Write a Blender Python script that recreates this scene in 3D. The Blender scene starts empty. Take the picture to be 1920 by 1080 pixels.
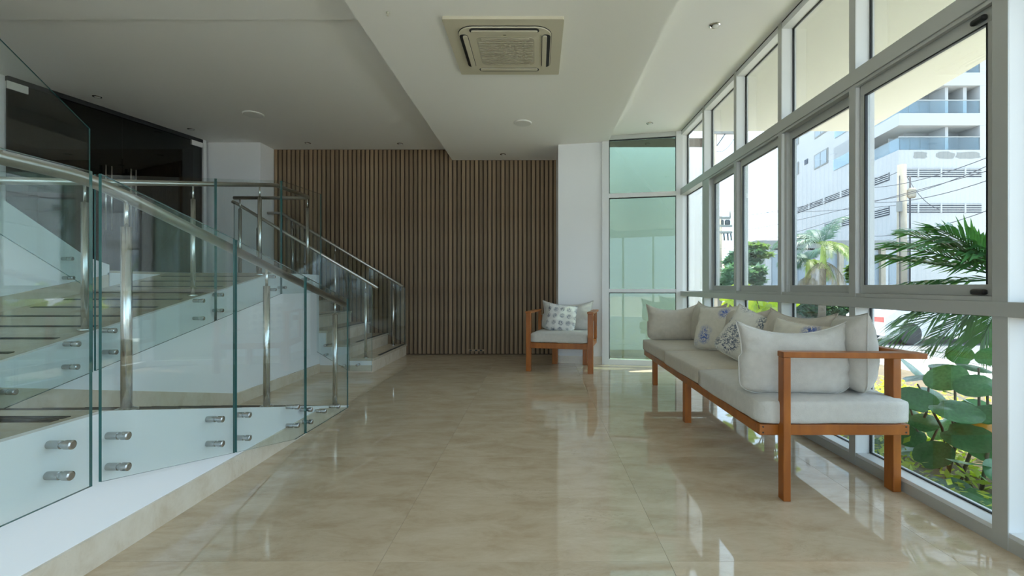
import bpy, bmesh, math, random
from mathutils import Matrix, Vector, Euler, noise as mnoise
random.seed(11)
S = bpy.context.scene
COL = S.collection
F = 878.0; CX = 1008.0; CY = 537.0; EYE = 1.10

# ------------------------------------------------------------------ camera
cam = bpy.data.cameras.new('camera'); camo = bpy.data.objects.new('camera', cam); COL.objects.link(camo)
camo.location = (0, 0, EYE); camo.rotation_euler = (math.pi/2, 0, 0)
cam.sensor_fit = 'HORIZONTAL'; cam.sensor_width = 36.0; cam.lens = 36.0*F/1920.0
cam.shift_x = (960-CX)/1920.0; cam.shift_y = (CY-540)/1920.0
cam.clip_start = 0.02; cam.clip_end = 500
S.camera = camo
# ------------------------------------------------------------------ sky, sun, exposure
w = bpy.data.worlds.new('world'); S.world = w; w.use_nodes = True
bg = w.node_tree.nodes['Background']; bg.inputs[0].default_value = (0.61, 0.80, 1.0, 1); bg.inputs[1].default_value = 6.0
sun = bpy.data.lights.new('sun', 'SUN'); sun.energy = 19.0; sun.angle = math.radians(0.6); sun.color = (1, .95, .86)
suno = bpy.data.objects.new('sun', sun); COL.objects.link(suno)
SUN_FROM = Vector((0.38, 0.14, 1.0)).normalized()
suno.rotation_euler = (-SUN_FROM).to_track_quat('-Z', 'Y').to_euler(); suno.location = (20, 20, 30)
S.view_settings.view_transform = 'Standard'; S.view_settings.look = 'None'
S.view_settings.exposure = 0.18; S.view_settings.gamma = 1.0; S.view_settings.use_curve_mapping = False
S.cycles.max_bounces = 12; S.cycles.diffuse_bounces = 6; S.cycles.glossy_bounces = 5
S.cycles.transparent_max_bounces = 24; S.cycles.transmission_bounces = 6
S.cycles.caustics_reflective = False; S.cycles.caustics_refractive = False
S.cycles.sample_clamp_indirect = 6.0
S.cycles.use_denoising = True

# ------------------------------------------------------------------ measuring helpers (photo pixel -> point of a known plane)
def on_x(px, py, X): Y = X*F/(px-CX); return Vector((X, Y, EYE-(py-CY)*Y/F))
def on_y(px, py, Y): return Vector(((px-CX)*Y/F, Y, EYE-(py-CY)*Y/F))

# ------------------------------------------------------------------ materials
MATS = {}
def principled(name, col, rough=0.5, metal=0.0, spec=0.5, noise_amt=0.0, noise_scale=8.0, bump=0.0, bump_scale=60.0, stretch=(1,1,1), coat=0.0, col2=None, coord='Object', rnd=0.0, sheen=0.0):
    if name in MATS: return MATS[name]
    m = bpy.data.materials.new(name); m.use_nodes = True; MATS[name] = m
    nt = m.node_tree; p = nt.nodes['Principled BSDF']
    p.inputs['Base Color'].default_value = (*col, 1); p.inputs['Roughness'].default_value = rough
    p.inputs['Metallic'].default_value = metal; p.inputs['Specular IOR Level'].default_value = spec
    p.inputs['Coat Weight'].default_value = coat; p.inputs['Coat Roughness'].default_value = 0.05
    if sheen: p.inputs['Sheen Weight'].default_value = sheen
    if noise_amt or col2 or bump or rnd:
        tc = nt.nodes.new('ShaderNodeTexCoord'); mp = nt.nodes.new('ShaderNodeMapping')
        mp.inputs['Scale'].default_value = stretch
        nt.links.new(tc.outputs[coord], mp.inputs['Vector'])
        out = None
        if noise_amt or col2:
            n = nt.nodes.new('ShaderNodeTexNoise'); n.inputs['Scale'].default_value = noise_scale; n.inputs['Detail'].default_value = 6
            nt.links.new(mp.outputs[0], n.inputs['Vector'])
            mix = nt.nodes.new('ShaderNodeMix'); mix.data_type = 'RGBA'
            c2 = col2 if col2 else tuple(max(0, c*(1-noise_amt)) for c in col)
            mix.inputs[6].default_value = (*col, 1); mix.inputs[7].default_value = (*c2, 1)
            mr = nt.nodes.new('ShaderNodeMapRange'); mr.inputs[1].default_value = .35; mr.inputs[2].default_value = .65
            nt.links.new(n.outputs[0], mr.inputs[0]); nt.links.new(mr.outputs[0], mix.inputs[0])
            out = mix.outputs[2]
        if rnd:
            oi = nt.nodes.new('ShaderNodeObjectInfo'); mr2 = nt.nodes.new('ShaderNodeMapRange')
            mr2.inputs[3].default_value = 1-rnd; mr2.inputs[4].default_value = 1+rnd
            nt.links.new(oi.outputs['Random'], mr2.inputs[0])
            vm = nt.nodes.new('ShaderNodeVectorMath'); vm.operation = 'SCALE'
            if out is None: vm.inputs[0].default_value = col
            else: nt.links.new(out, vm.inputs[0])
            nt.links.new(mr2.outputs[0], vm.inputs['Scale']); out = vm.outputs[0]
        if out is not None: nt.links.new(out, p.inputs['Base Color'])
        if bump:
            n2 = nt.nodes.new('ShaderNodeTexNoise'); n2.inputs['Scale'].default_value = bump_scale; n2.inputs['Detail'].default_value = 4
            nt.links.new(mp.outputs[0], n2.inputs['Vector'])
            b = nt.nodes.new('ShaderNodeBump'); b.inputs['Strength'].default_value = bump; b.inputs['Distance'].default_value = .01
            nt.links.new(n2.outputs[0], b.inputs['Height']); nt.links.new(b.outputs[0], p.inputs['Normal'])
    return m

def glass(name, tint, ior=1.5, rough=0.0, boost=1.0):
    m = bpy.data.materials.new(name); m.use_nodes = True; MATS[name] = m
    nt = m.node_tree; nt.nodes.clear()
    o = nt.nodes.new('ShaderNodeOutputMaterial'); mx = nt.nodes.new('ShaderNodeMixShader')
    t = nt.nodes.new('ShaderNodeBsdfTransparent'); g = nt.nodes.new('ShaderNodeBsdfGlossy'); fr = nt.nodes.new('ShaderNodeFresnel')
    t.inputs[0].default_value = (*tint, 1); g.inputs['Roughness'].default_value = rough; g.inputs[0].default_value = (boost, boost, boost, 1)
    geo = nt.nodes.new('ShaderNodeNewGeometry')
    # same air-to-glass Fresnel on both skins of the thin sheet
    mxi = nt.nodes.new('ShaderNodeMix'); mxi.data_type = 'FLOAT'
    mxi.inputs[2].default_value = ior; mxi.inputs[3].default_value = 1.0/ior
    nt.links.new(geo.outputs['Backfacing'], mxi.inputs[0]); nt.links.new(mxi.outputs[0], fr.inputs['IOR'])
    inv = nt.nodes.new('ShaderNodeMath'); inv.operation = 'MINIMUM'; inv.inputs[1].default_value = 1.0
    nt.links.new(fr.outputs[0], inv.inputs[0])
    nt.links.new(inv.outputs[0], mx.inputs[0]); nt.links.new(t.outputs[0], mx.inputs[1]); nt.links.new(g.outputs[0], mx.inputs[2])
    nt.links.new(mx.outputs[0], o.inputs[0])
    return m

def leafmat(name, c1, c2, rough=.4, trans=.35, rnd=.25, scale=6):
    m = principled(name, c1, rough, col2=c2, noise_scale=scale, rnd=rnd)
    nt = m.node_tree; p = nt.nodes['Principled BSDF']; out = [n for n in nt.nodes if n.type == 'OUTPUT_MATERIAL'][0]
    tr = nt.nodes.new('ShaderNodeBsdfTranslucent'); mx = nt.nodes.new('ShaderNodeMixShader'); mx.inputs[0].default_value = trans
    src = p.inputs['Base Color'].links[0].from_socket
    sc = nt.nodes.new('ShaderNodeVectorMath'); sc.operation = 'MULTIPLY'; sc.inputs[1].default_value = (1.5, 1.6, .7)
    nt.links.new(src, sc.inputs[0]); nt.links.new(sc.outputs[0], tr.inputs[0])
    nt.links.new(p.outputs[0], mx.inputs[1]); nt.links.new(tr.outputs[0], mx.inputs[2]); nt.links.new(mx.outputs[0], out.inputs[0])
    return m

def marble(name, rough, base, dark, light, rnd=.05, coat=.0):
    m = bpy.data.materials.new(name); m.use_nodes = True; MATS[name] = m
    nt = m.node_tree; p = nt.nodes['Principled BSDF']; N = nt.nodes.new; L = nt.links.new
    tc = N('ShaderNodeTexCoord'); oi = N('ShaderNodeObjectInfo')
    add = N('ShaderNodeVectorMath'); add.operation = 'MULTIPLY_ADD'
    add.inputs[1].default_value = (1, 1, 1)
    off = N('ShaderNodeVectorMath'); off.operation = 'SCALE'; off.inputs[0].default_value = (37, 19, 11); L(oi.outputs['Random'], off.inputs['Scale'])
    L(tc.outputs['Object'], add.inputs[0]); L(off.outputs[0], add.inputs[2])
    mp = N('ShaderNodeMapping'); mp.inputs['Scale'].default_value = (1.0, 2.2, 1.6); L(add.outputs[0], mp.inputs[0])
    n1 = N('ShaderNodeTexNoise'); n1.inputs['Scale'].default_value = 3.6; n1.inputs['Detail'].default_value = 12; n1.inputs['Roughness'].default_value = .70; n1.inputs['Distortion'].default_value = .35; L(mp.outputs[0], n1.inputs['Vector'])
    r = N('ShaderNodeValToRGB'); r.color_ramp.elements[0].position = .32; r.color_ramp.elements[0].color = (*dark, 1)
    r.color_ramp.elements[1].position = .7; r.color_ramp.elements[1].color = (*light, 1)
    e = r.color_ramp.elements.new(.5); e.color = (*base, 1); L(n1.outputs[0], r.inputs[0])
    # fine flecks and thin veins
    n2 = N('ShaderNodeTexNoise'); n2.inputs['Scale'].default_value = 7; n2.inputs['Detail'].default_value = 5; n2.inputs['Distortion'].default_value = 1.5; L(mp.outputs[0], n2.inputs['Vector'])
    sub = N('ShaderNodeMath'); sub.operation = 'SUBTRACT'; sub.inputs[1].default_value = .5; L(n2.outputs[0], sub.inputs[0])
    ab = N('ShaderNodeMath'); ab.operation = 'ABSOLUTE'; L(sub.outputs[0], ab.inputs[0])
    mr = N('ShaderNodeMapRange'); mr.inputs[1].default_value = 0; mr.inputs[2].default_value = .012; mr.inputs[3].default_value = .35; mr.inputs[4].default_value = 0; L(ab.outputs[0], mr.inputs[0])
    n3 = N('ShaderNodeTexNoise'); n3.inputs['Scale'].default_value = 1.1; L(mp.outputs[0], n3.inputs['Vector'])
    mr3 = N('ShaderNodeMapRange'); mr3.inputs[1].default_value = .5; mr3.inputs[2].default_value = .68; L(n3.outputs[0], mr3.inputs[0])
    mu = N('ShaderNodeMath'); mu.operation = 'MULTIPLY'; L(mr.outputs[0], mu.inputs[0]); L(mr3.outputs[0], mu.inputs[1])
    mx = N('ShaderNodeMix'); mx.data_type = 'RGBA'; mx.inputs[7].default_value = (*[c*.35 for c in dark], 1); L(mu.outputs[0], mx.inputs[0]); L(r.outputs[0], mx.inputs[6])
    mr2 = N('ShaderNodeMapRange'); mr2.inputs[3].default_value = 1-rnd; mr2.inputs[4].default_value = 1+rnd; L(oi.outputs['Random'], mr2.inputs[0])
    sc = N('ShaderNodeVectorMath'); sc.operation = 'SCALE'; L(mx.outputs[2], sc.inputs[0]); L(mr2.outputs[0], sc.inputs['Scale'])
    L(sc.outputs[0], p.inputs['Base Color']); p.inputs['Roughness'].default_value = rough; p.inputs['Specular IOR Level'].default_value = .6
    p.inputs['Coat Weight'].default_value = coat; p.inputs['Coat Roughness'].default_value = .03
    return m

def fabric(name, col, print_kind=None):
    m = principled(name, col, .9, spec=.15, noise_amt=.07, noise_scale=30, bump=.25, bump_scale=220, sheen=.25)
    nt = m.node_tree; p = nt.nodes['Principled BSDF']; N = nt.nodes.new; L = nt.links.new
    if print_kind:
        base = p.inputs['Base Color'].links[0].from_socket
        tc = N('ShaderNodeTexCoord')
        mp = N('ShaderNodeMapping'); L(tc.outputs['Object'], mp.inputs[0])
        mp.inputs['Scale'].default_value = {'blue': (1, .02, 1), 'sketch': (1, .02, 1), 'motif': (1, .02, 1)}[print_kind]
        vo = N('ShaderNodeTexVoronoi'); vo.inputs['Scale'].default_value = {'blue': 6.5, 'sketch': 6.0, 'motif': 10.5}[print_kind]
        vo.inputs['Randomness'].default_value = {'blue': .8, 'sketch': .7, 'motif': .15}[print_kind]
        L(mp.outputs[0], vo.inputs['Vector'])
        n = N('ShaderNodeTexNoise'); n.inputs['Scale'].default_value = {'blue': 55, 'sketch': 38, 'motif': 60}[print_kind]; n.inputs['Detail'].default_value = 3; n.inputs['Distortion'].default_value = 1.2
        L(mp.outputs[0], n.inputs['Vector'])
        near = N('ShaderNodeMapRange'); near.inputs[1].default_value = {'blue': .22, 'sketch': .45, 'motif': .28}[print_kind]; near.inputs[2].default_value = {'blue': .48, 'sketch': .62, 'motif': .42}[print_kind]; near.inputs[3].default_value = 1; near.inputs[4].default_value = 0
        L(vo.outputs['Distance'], near.inputs[0])
        if print_kind == 'blue':
            ink = N('ShaderNodeMapRange'); ink.inputs[1].default_value = .40; ink.inputs[2].default_value = .52; L(n.outputs[0], ink.inputs[0])
            inkc = (.03, .10, .42)
        else:
            s = N('ShaderNodeMath'); s.operation = 'SUBTRACT'; s.inputs[1].default_value = .5; L(n.outputs[0], s.inputs[0])
            a = N('ShaderNodeMath'); a.operation = 'ABSOLUTE'; L(s.outputs[0], a.inputs[0])
            ink = N('ShaderNodeMapRange'); ink.inputs[1].default_value = .03; ink.inputs[2].default_value = .075; ink.inputs[3].default_value = 1; ink.inputs[4].default_value = 0; L(a.outputs[0], ink.inputs[0])
            inkc = (.05, .08, .15)
        mu = N('ShaderNodeMath'); mu.operation = 'MULTIPLY'; L(near.outputs[0], mu.inputs[0]); L(ink.outputs[0], mu.inputs[1])
        cl = N('ShaderNodeMath'); cl.operation = 'MULTIPLY'; cl.inputs[1].default_value = .9; L(mu.outputs[0], cl.inputs[0])
        mx = N('ShaderNodeMix'); mx.data_type = 'RGBA'; mx.inputs[7].default_value = (*inkc, 1)
        L(cl.outputs[0], mx.inputs[0]); L(base, mx.inputs[6]); L(mx.outputs[2], p.inputs['Base Color'])
    return m

M_wall = principled('white_paint', (.87, .875, .885), .75, spec=.2, bump=.03, bump_scale=40)
M_ceil = principled('ceiling_paint', (.88, .87, .84), .8, spec=.15, bump=.02, bump_scale=30)
M_floor = marble('polished_marble', .035, (.58, .47, .335), (.49, .375, .25), (.66, .555, .42), rnd=.06, coat=.15)
M_ramp = marble('honed_marble', .25, (.56, .49, .38), (.50, .42, .31), (.63, .56, .45))
M_skirt = marble('skirting_marble', .2, (.68, .60, .48), (.60, .50, .37), (.74, .67, .56))
M_steel = principled('brushed_steel', (.62, .61, .58), .22, metal=1.0)
M_rail = principled('satin_rail_steel', (.50, .48, .44), .30, metal=1.0)
M_alu = principled('grey_aluminium', (.52, .53, .51), .42, metal=.35, spec=.4)
M_aluw = principled('pale_aluminium', (.74, .75, .75), .5, metal=.1, spec=.4)
M_gasket = principled('black_gasket', (.012, .014, .016), .5)
M_black = principled('black_plastic', (.012, .012, .012), .35)
M_strip = principled('dark_grip_strip', (.035, .035, .032), .8)
M_slatback = principled('slat_backing', (.075, .05, .03), .8)
M_slat = principled('walnut_slat', (.295, .215, .138), .6, spec=.25, col2=(.23, .155, .095), noise_scale=5, stretch=(8, 8, .5), rnd=.22)
M_teak = principled('oiled_teak', (.38, .122, .018), .38, spec=.4, col2=(.28, .082, .011), noise_scale=4, stretch=(4, 4, 1), coat=.1)
M_ac = principled('aged_white_plastic', (.60, .56, .44), .45)
M_acd = principled('grille_plastic', (.46, .43, .34), .5)
M_white = principled('white_plastic', (.75, .75, .72), .4)
M_edge = principled('glass_edge_green', (.02, .12, .115), .1)
M_lin = fabric('linen', (.57, .52, .44))
M_lin2 = fabric('pale_linen', (.58, .56, .52))
M_blue = fabric('blue_flower_print', (.70, .66, .57), 'blue')
M_sketch = fabric('leaf_sketch_print', (.72, .70, .63), 'sketch')
M_motif = fabric('small_motif_print', (.76, .76, .74), 'motif')
G_rail = glass('railing_glass', (.945, .98, .977))
G_win = glass('window_glass', (.74, .755, .75))
G_end = glass('green_glass', (.385, .465, .41))
G_dark = glass('smoked_glass', (.30, .33, .32))
G_bal = glass('balcony_glass', (.80, .89, .93))
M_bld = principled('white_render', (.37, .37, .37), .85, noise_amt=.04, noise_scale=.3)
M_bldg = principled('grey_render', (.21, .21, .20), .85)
M_blds = principled('balcony_wall_grey', (.26, .265, .27), .8)  # even grey of the balcony back walls, office wall and transformers
M_winb = principled('far_window_glass', (.24, .28, .31), .4, spec=.2)
M_louv = principled('louvre_dark', (.05, .06, .08), .7)
M_conc = principled('concrete_pole', (.34, .30, .235), .9, noise_amt=.15, noise_scale=3)
M_wire = principled('wire_black', (.05, .05, .06), .7)
M_ground = principled('pale_pavement', (.70, .66, .58), .9, noise_amt=.12, noise_scale=1)
M_soil = principled('garden_soil', (.16, .12, .07), .95, noise_amt=.3, noise_scale=6)
M_grass = leafmat('ground_cover_leaf', (.58, .64, .07), (.38, .50, .05), .5, .4)
M_bark = principled('grey_bark', (.20, .16, .11), .9, noise_amt=.3, noise_scale=10)
M_lgrape = leafmat('sea_grape_leaf', (.12, .30, .14), (.07, .21, .09), .25, .22, .35)
M_lor = leafmat('orange_old_leaf', (.62, .25, .02), (.45, .22, .03), .4, .35)
M_lyel = leafmat('lime_leaf', (.62, .72, .03), (.40, .55, .02), .4, .45)
M_palm = leafmat('palm_leaflet', (.12, .31, .12), (.08, .23, .10), .32, .28, .25)
M_palmfar = leafmat('far_palm_leaflet', (.075, .15, .105), (.06, .12, .09), .5, .3)
M_palmyel = leafmat('young_palm_leaflet', (.22, .27, .06), (.15, .22, .06), .5, .35)
M_palmdry = leafmat('dry_palm_leaflet', (.26, .22, .18), (.20, .17, .14), .7, .2)
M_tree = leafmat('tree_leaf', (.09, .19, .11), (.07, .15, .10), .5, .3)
M_treel = leafmat('yellowish_tree_leaf', (.17, .26, .08), (.11, .19, .07), .5, .35)  # yellower green for two leaf clouds and the small tree
M_shaft = principled('palm_crownshaft', (.30, .40, .10), .5)
M_roof = principled('clay_roof', (.50, .36, .24), .85, noise_amt=.2, noise_scale=2)
M_greyb = principled('grey_shopfront', (.42, .45, .47), .6)
M_sign = principled('sign_white', (.48, .50, .48), .6)
M_green = principled('sign_green', (.12, .24, .16), .6)
M_car = principled('white_car_paint', (.55, .55, .56), .2, coat=.5)
M_red = principled('red_lens', (.55, .05, .04), .3)

# ------------------------------------------------------------------ mesh helpers
class MB:
    def __init__(s): s.v = []; s.f = []; s.m = []; s.sm = []
    def add(s, vs, fs, mi=0, smooth=False):
        b = len(s.v); s.v += [tuple(v) for v in vs]; s.f += [tuple(i+b for i in f) for f in fs]; s.m += [mi]*len(fs); s.sm += [smooth]*len(fs); return s
    def box(s, x0, x1, y0, y1, z0, z1, mi=0, bev=0.0):
        if x0 > x1: x0, x1 = x1, x0
        if y0 > y1: y0, y1 = y1, y0
        if z0 > z1: z0, z1 = z1, z0
        if bev <= 0:
            vs = [(x, y, z) for z in (z0, z1) for y in (y0, y1) for x in (x0, x1)]
            return s.add(vs, [(0, 2, 3, 1), (4, 5, 7, 6), (0, 1, 5, 4), (2, 6, 7, 3), (0, 4, 6, 2), (1, 3, 7, 5)], mi)
        bm = bmesh.new(); bmesh.ops.create_cube(bm, size=1)
        for v in bm.verts: v.co = Vector(((x0+x1)/2+v.co.x*(x1-x0), (y0+y1)/2+v.co.y*(y1-y0), (z0+z1)/2+v.co.z*(z1-z0)))
        bmesh.ops.bevel(bm, geom=bm.edges[:], offset=min(bev, .45*min(x1-x0, y1-y0, z1-z0)), segments=2, affect='EDGES', profile=.5)
        bm.verts.index_update(); s.add([v.co for v in bm.verts], [[v.index for v in f.verts] for f in bm.faces], mi); bm.free(); return s
    def prism(s, poly, axis, a, b, mi=0, emi=None):
        # poly of 2D points; axis 'x': (a,u,v) 'y': (u,a,v) 'z': (u,v,a)
        n = len(poly)
        def P(u, v, t): return {'x': (t, u, v), 'y': (u, t, v), 'z': (u, v, t)}[axis]
        vs = [P(u, v, a) for u, v in poly]+[P(u, v, b) for u, v in poly]
        area = sum(poly[i][0]*poly[(i+1) % n][1]-poly[(i+1) % n][0]*poly[i][1] for i in range(n))
        flip = (area > 0) ^ (b > a)
        if axis == 'y': flip = not flip
        c0 = tuple(range(n)); c1 = tuple(range(n, 2*n)); 
        sides = [(i, (i+1) % n, n+(i+1) % n, n+i) for i in range(n)]
        if not flip: c0 = c0[::-1]
        else: c1 = c1[::-1]; sides = [t[::-1] for t in sides]
        s.add(vs, [c0, c1], mi); b0 = len(s.v)-2*n
        for t in sides: s.f.append(tuple(i+b0 for i in t)); s.m.append(mi if emi is None else emi); s.sm.append(False)
        return s
    def tube(s, pts, r, n=10, mi=0, cap=True, r2=None):
        pts = [Vector(p) for p in pts]; rings = []; m = len(pts); up0 = None
        for i, p in enumerate(pts):
            d = (pts[min(i+1, m-1)]-pts[max(i-1, 0)]).normalized()
            up = Vector((0, 0, 1)) if abs(d.z) < .9 else Vector((0, 1, 0))
            a = d.cross(up).normalized(); b = d.cross(a).normalized()
            k = r if r2 is None else r+(r2-r)*i/(m-1)
            rings.append([p+(a*math.cos(t)+b*math.sin(t))*k for t in [2*math.pi*j/n for j in range(n)]])
        vs = [v for R in rings for v in R]; fs = []
        for i in range(m-1):
            for j in range(n): fs.append((i*n+j, (i+1)*n+j, (i+1)*n+(j+1) % n, i*n+(j+1) % n))
        s.add(vs, fs, mi, True)
        if cap:
            b0 = len(s.v)-len(vs)
            s.f.append(tuple(b0+j for j in range(n))); s.f.append(tuple(b0+(m-1)*n+j for j in range(n))[::-1]); s.m += [mi, mi]; s.sm += [False, False]
        return s
    def lathe(s, prof, c, n=24, axis='z', mi=0):
        vs = []; fs = []; m = len(prof)
        for r, h in prof:
            for j in range(n):
                t = 2*math.pi*j/n; a, b = r*math.cos(t), r*math.sin(t)
                vs.append({'z': (c[0]+a, c[1]+b, c[2]+h), 'x': (c[0]+h, c[1]+a, c[2]+b), 'y': (c[0]+a, c[1]+h, c[2]+b)}[axis])
        for i in range(m-1):
            for j in range(n): fs.append((i*n+j, i*n+(j+1) % n, (i+1)*n+(j+1) % n, (i+1)*n+j))
        fs.append(tuple(range(n))[::-1]); fs.append(tuple((m-1)*n+j for j in range(n)))
        return s.add(vs, fs, mi, False)
    def quad(s, a, b, c, d, mi=0): return s.add([a, b, c, d], [(0, 1, 2, 3)], mi)
    def mesh(s, name, mats):
        me = bpy.data.meshes.new(name); me.from_pydata(s.v, [], s.f)
        for m in (mats if isinstance(mats, (list, tuple)) else [mats]): me.materials.append(m)
        me.polygons.foreach_set('material_index', s.m); me.polygons.foreach_set('use_smooth', s.sm); me.update(); return me
    def build(s, name, mats, parent=None, fix=False):
        me = s.mesh(name, mats)
        if fix:
            bm = bmesh.new(); bm.from_mesh(me); bmesh.ops.recalc_face_normals(bm, faces=bm.faces); bm.to_mesh(me); bm.free()
        return link(name, me, parent)

def link(name, me, parent=None, loc=None, rot=None):
    o = bpy.data.objects.new(name, me); COL.objects.link(o)
    if parent is not None:
        o.parent = parent
        if loc is None and parent.get('_world'): o.matrix_parent_inverse = Matrix.Translation(-Vector(parent.location))
    if loc is not None: o.location = loc
    if rot is not None: o.rotation_euler = rot
    return o
def tag(o, label=None, cat=None, group=None, kind=None):
    if label: o['label'] = label
    if cat: o['category'] = cat
    if group: o['group'] = group
    if kind: o['kind'] = kind
    return o
ROOTS = []
def root(name, loc, label, cat, group=None, kind=None, rz=0, world=True):
    o = bpy.data.objects.new(name, None); COL.objects.link(o); o.location = loc; o.rotation_euler = (0, 0, rz); o.empty_display_size = .1
    if world: o['_world'] = 1
    ROOTS.append(o); return tag(o, label, cat, group, kind)
def struct(o, label, cat): return tag(o, label, cat, kind='structure')

# =================================================================== STRUCTURE
ZL, ZS, ZR = 3.313, 3.142, 3.222      # left ceiling, dropped soffit, right ceiling
YW = 7.575                            # slat wall
XN = -1.74                            # near face of lower ramp
XU = -2.80                            # face of upper ramp
XI = -3.95                            # wall on inner side of upper ramp
XG = 1.96                             # inner face of window frames
# floor: sub-slab with separate tiles
fl = struct(MB().box(-6.2, 2.2, -4.2, 7.7, -.25, -.012).build('floor', M_skirt), 'polished beige marble floor of the lobby', 'floor')
tx = [-1.779+1.153*i for i in range(-1, 5)]; ty = [.726-1.147*4+1.147*i for i in range(0, 12)]
tile_cache = {}
for i in range(len(tx)-1):
    for j in range(len(ty)-1):
        x0, x1 = tx[i], min(tx[i+1], 2.03); y0, y1 = ty[j], min(ty[j+1], YW)
        if y1-y0 < .05: continue
        key = (round(x1-x0, 4), round(y1-y0, 4))
        if key not in tile_cache:
            tile_cache[key] = MB().box(0, key[0]-.0009, 0, key[1]-.0009, -.012, 0, bev=.0003).mesh('tile', M_floor)
        link('tile', tile_cache[key], fl, loc=(x0, y0, 0))
# slat wall
wb = struct(MB().box(-4.6, 2.75, YW, YW+.15, -.2, 3.5).build('wall_back', M_slatback), 'back wall clad in vertical walnut slats', 'wall')
x = -4.250; k = 0
sl_meshes = [MB().box(0, .046, 0, .018, .012, ZL-.002, bev=.004).mesh('slat', M_slat), MB().box(0, .046, 0, .018, .012, ZS-.002, bev=.004).mesh('slat', M_slat)]
while x < .37:
    link('slat', sl_meshes[1 if x > -1.42 else 0], wb, loc=(x, YW-.018, 0)); x += .0705
o = MB().box(-1.13, -.86, YW-.036, YW-.028, .055, .085, bev=.002)
so = root('socket_strip', (-.99, YW-.03, .055), 'small dark socket strip low on the slatted wall', 'socket')
o.build('cover_plate', M_slat, so)
for xx in (-1.08, -.99, -.91): MB().box(xx-.018, xx+.018, YW-.041, YW-.034, .060, .080).build('outlet', M_black, so)
# white return wall at the left of the slats
struct(MB().box(-5.30, -4.262, 7.20, 7.72, 0, 3.4).build('wall_corner', M_wall), 'plain white wall between slatted wall and smoked glass doors', 'wall')
# column by green glazing
colm = struct(MB().prism([(.298, 6.75), (.925, 6.63), (.96, 6.75), (.96, 7.60), (.298, 7.60)], 'z', 0, ZR).build('wall_column', M_wall, fix=True), 'white painted column beside the green glass', 'column')
b = MB().prism([(.286, 6.742), (.925, 6.620), (.935, 6.66), (.31, 6.80), (.31, 7.50), (.286, 7.50)], 'z', 0, .105).build('baseboard_column', M_skirt, fix=True); struct(b, 'beige marble skirting round the white column', 'baseboard')
# ceilings
struct(MB().box(-8.2, -1.38, 3.855, 7.75, ZL, ZL+.12).box(-8.2, -1.38, -4.2, 3.855, ZL-.018, ZL+.12).build('ceiling_left', M_ceil), 'white plaster ceiling over the ramps', 'ceiling')
struct(MB().box(-1.38, 1.0, -4.2, 7.75, ZS, ZL+.12).build('ceiling_soffit', M_ceil), 'dropped white ceiling strip with the air conditioner', 'ceiling')
struct(MB().prism([(1.0, -4.2), (2.12, -4.2), (2.12, 6.45), (1.0, 6.68)], 'z', ZR, ZL+.12).build('ceiling_right', M_ceil), 'white ceiling strip along the windows', 'ceiling')
# walls out of view that close the room
struct(MB().box(-5.80, -5.60, -4.2, 4.95, 0, 3.4).build('wall_left', M_wall), 'white wall jamb left of the smoked glass doors', 'wall')
struct(MB().box(-8.2, -8.05, -4.2, 7.7, 0, 3.4).box(-8.2, -5.2, 7.55, 7.7, 0, 3.4).box(-8.2, -5.7, 4.8, 4.95, 0, 3.4).build('wall_office', M_blds), 'grey wall of the dark room behind the smoked glass', 'wall')
struct(MB().box(-5.7, -3.4, -4.2, -4.05, 0, 3.4).box(-3.4, 2.1, -4.2, -4.05, 2.9, 3.4).build('wall_front', M_wall), 'white wall round the added glazed opening behind the camera', 'wall')
W3 = root('added_window_3', (-.6, -4.1, 0), 'added glazed opening behind the camera that lets in daylight', 'window', kind='structure')  # unseen glazed opening, added to supply daylight from behind the camera
for i in range(5):
    x0 = -3.4+1.1*i
    MB().box(x0, x0+.06, -4.18, -4.08, 0, 2.9).build('mullion', M_alu, W3)
    MB().box(x0+.06, x0+1.1, -4.14, -4.134, 0, 2.9).build('pane', G_win, W3)

# ------------------------------------------------------------------ ramps and landings
ZM = .595; ZU = 1.245
def r1(Y): return ZM if Y < 1.9 else max(0, ZM*(4.33-Y)/2.43)
def r2(Y): return ZM if Y < 1.93 else (ZM+.2115*(Y-1.93) if Y < 5.0 else ZU)
ramp = struct(MB().prism([(-.6, 0), (-.6, ZM-.02), (1.9, ZM-.02), (4.25, 0)], 'x', XN, XU).build('ramp_lower', M_wall, fix=True), 'white-sided lower ramp rising towards the camera', 'ramp')
MB().prism([(1.9, ZM-.02), (1.9, ZM), (4.33, .001), (4.25, .0)], 'x', XN-.035, XU).build('ramp_surface', M_ramp, ramp, fix=True)
MB().box(XI, XN-.035, -.6, 1.9, ZM-.02, ZM).build('landing_surface', M_ramp, ramp)
MB().prism([(-.6, ZM-.02), (-.6, ZM), (1.9, ZM), (4.33, .001), (4.25, 0), (1.9, ZM-.02)], 'x', XN, XN-.035).build('kerb', M_wall, ramp, fix=True)
MB().prism([(-.6, 0), (-.6, .125), (3.74, .125), (4.25, .004), (4.25, 0)], 'x', XN, XN+.014).build('skirting', M_skirt, ramp, fix=True)
for Y in (1.80, 1.755): MB().box(XI+.1, XN-.07, Y-.016, Y+.016, ZM, ZM+.003).build('grip_strip', M_strip, ramp)
n = 0
Y = 2.1
while Y < 4.2:
    s_ = .245; MB().prism([(Y, r1(Y)), (Y, r1(Y)+.003), (Y+.03, r1(Y+.03)+.003), (Y+.03, r1(Y+.03))], 'x', XN-.07, XU+.06).build('grip_strip', M_strip, ramp, fix=True); Y += s_
ramp2 = struct(MB().prism([(1.9, 0), (1.9, ZM-.02), (5.0, ZU-.02), (6.0, ZU-.02), (6.0, 0)], 'x', XU, XI).build('ramp_upper', M_wall, fix=True), 'white-sided upper ramp climbing away to the landing', 'ramp')
MB().box(XI, XU, -.6, 1.9, 0, ZM-.02).build('landing_base', M_wall, ramp)
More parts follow.
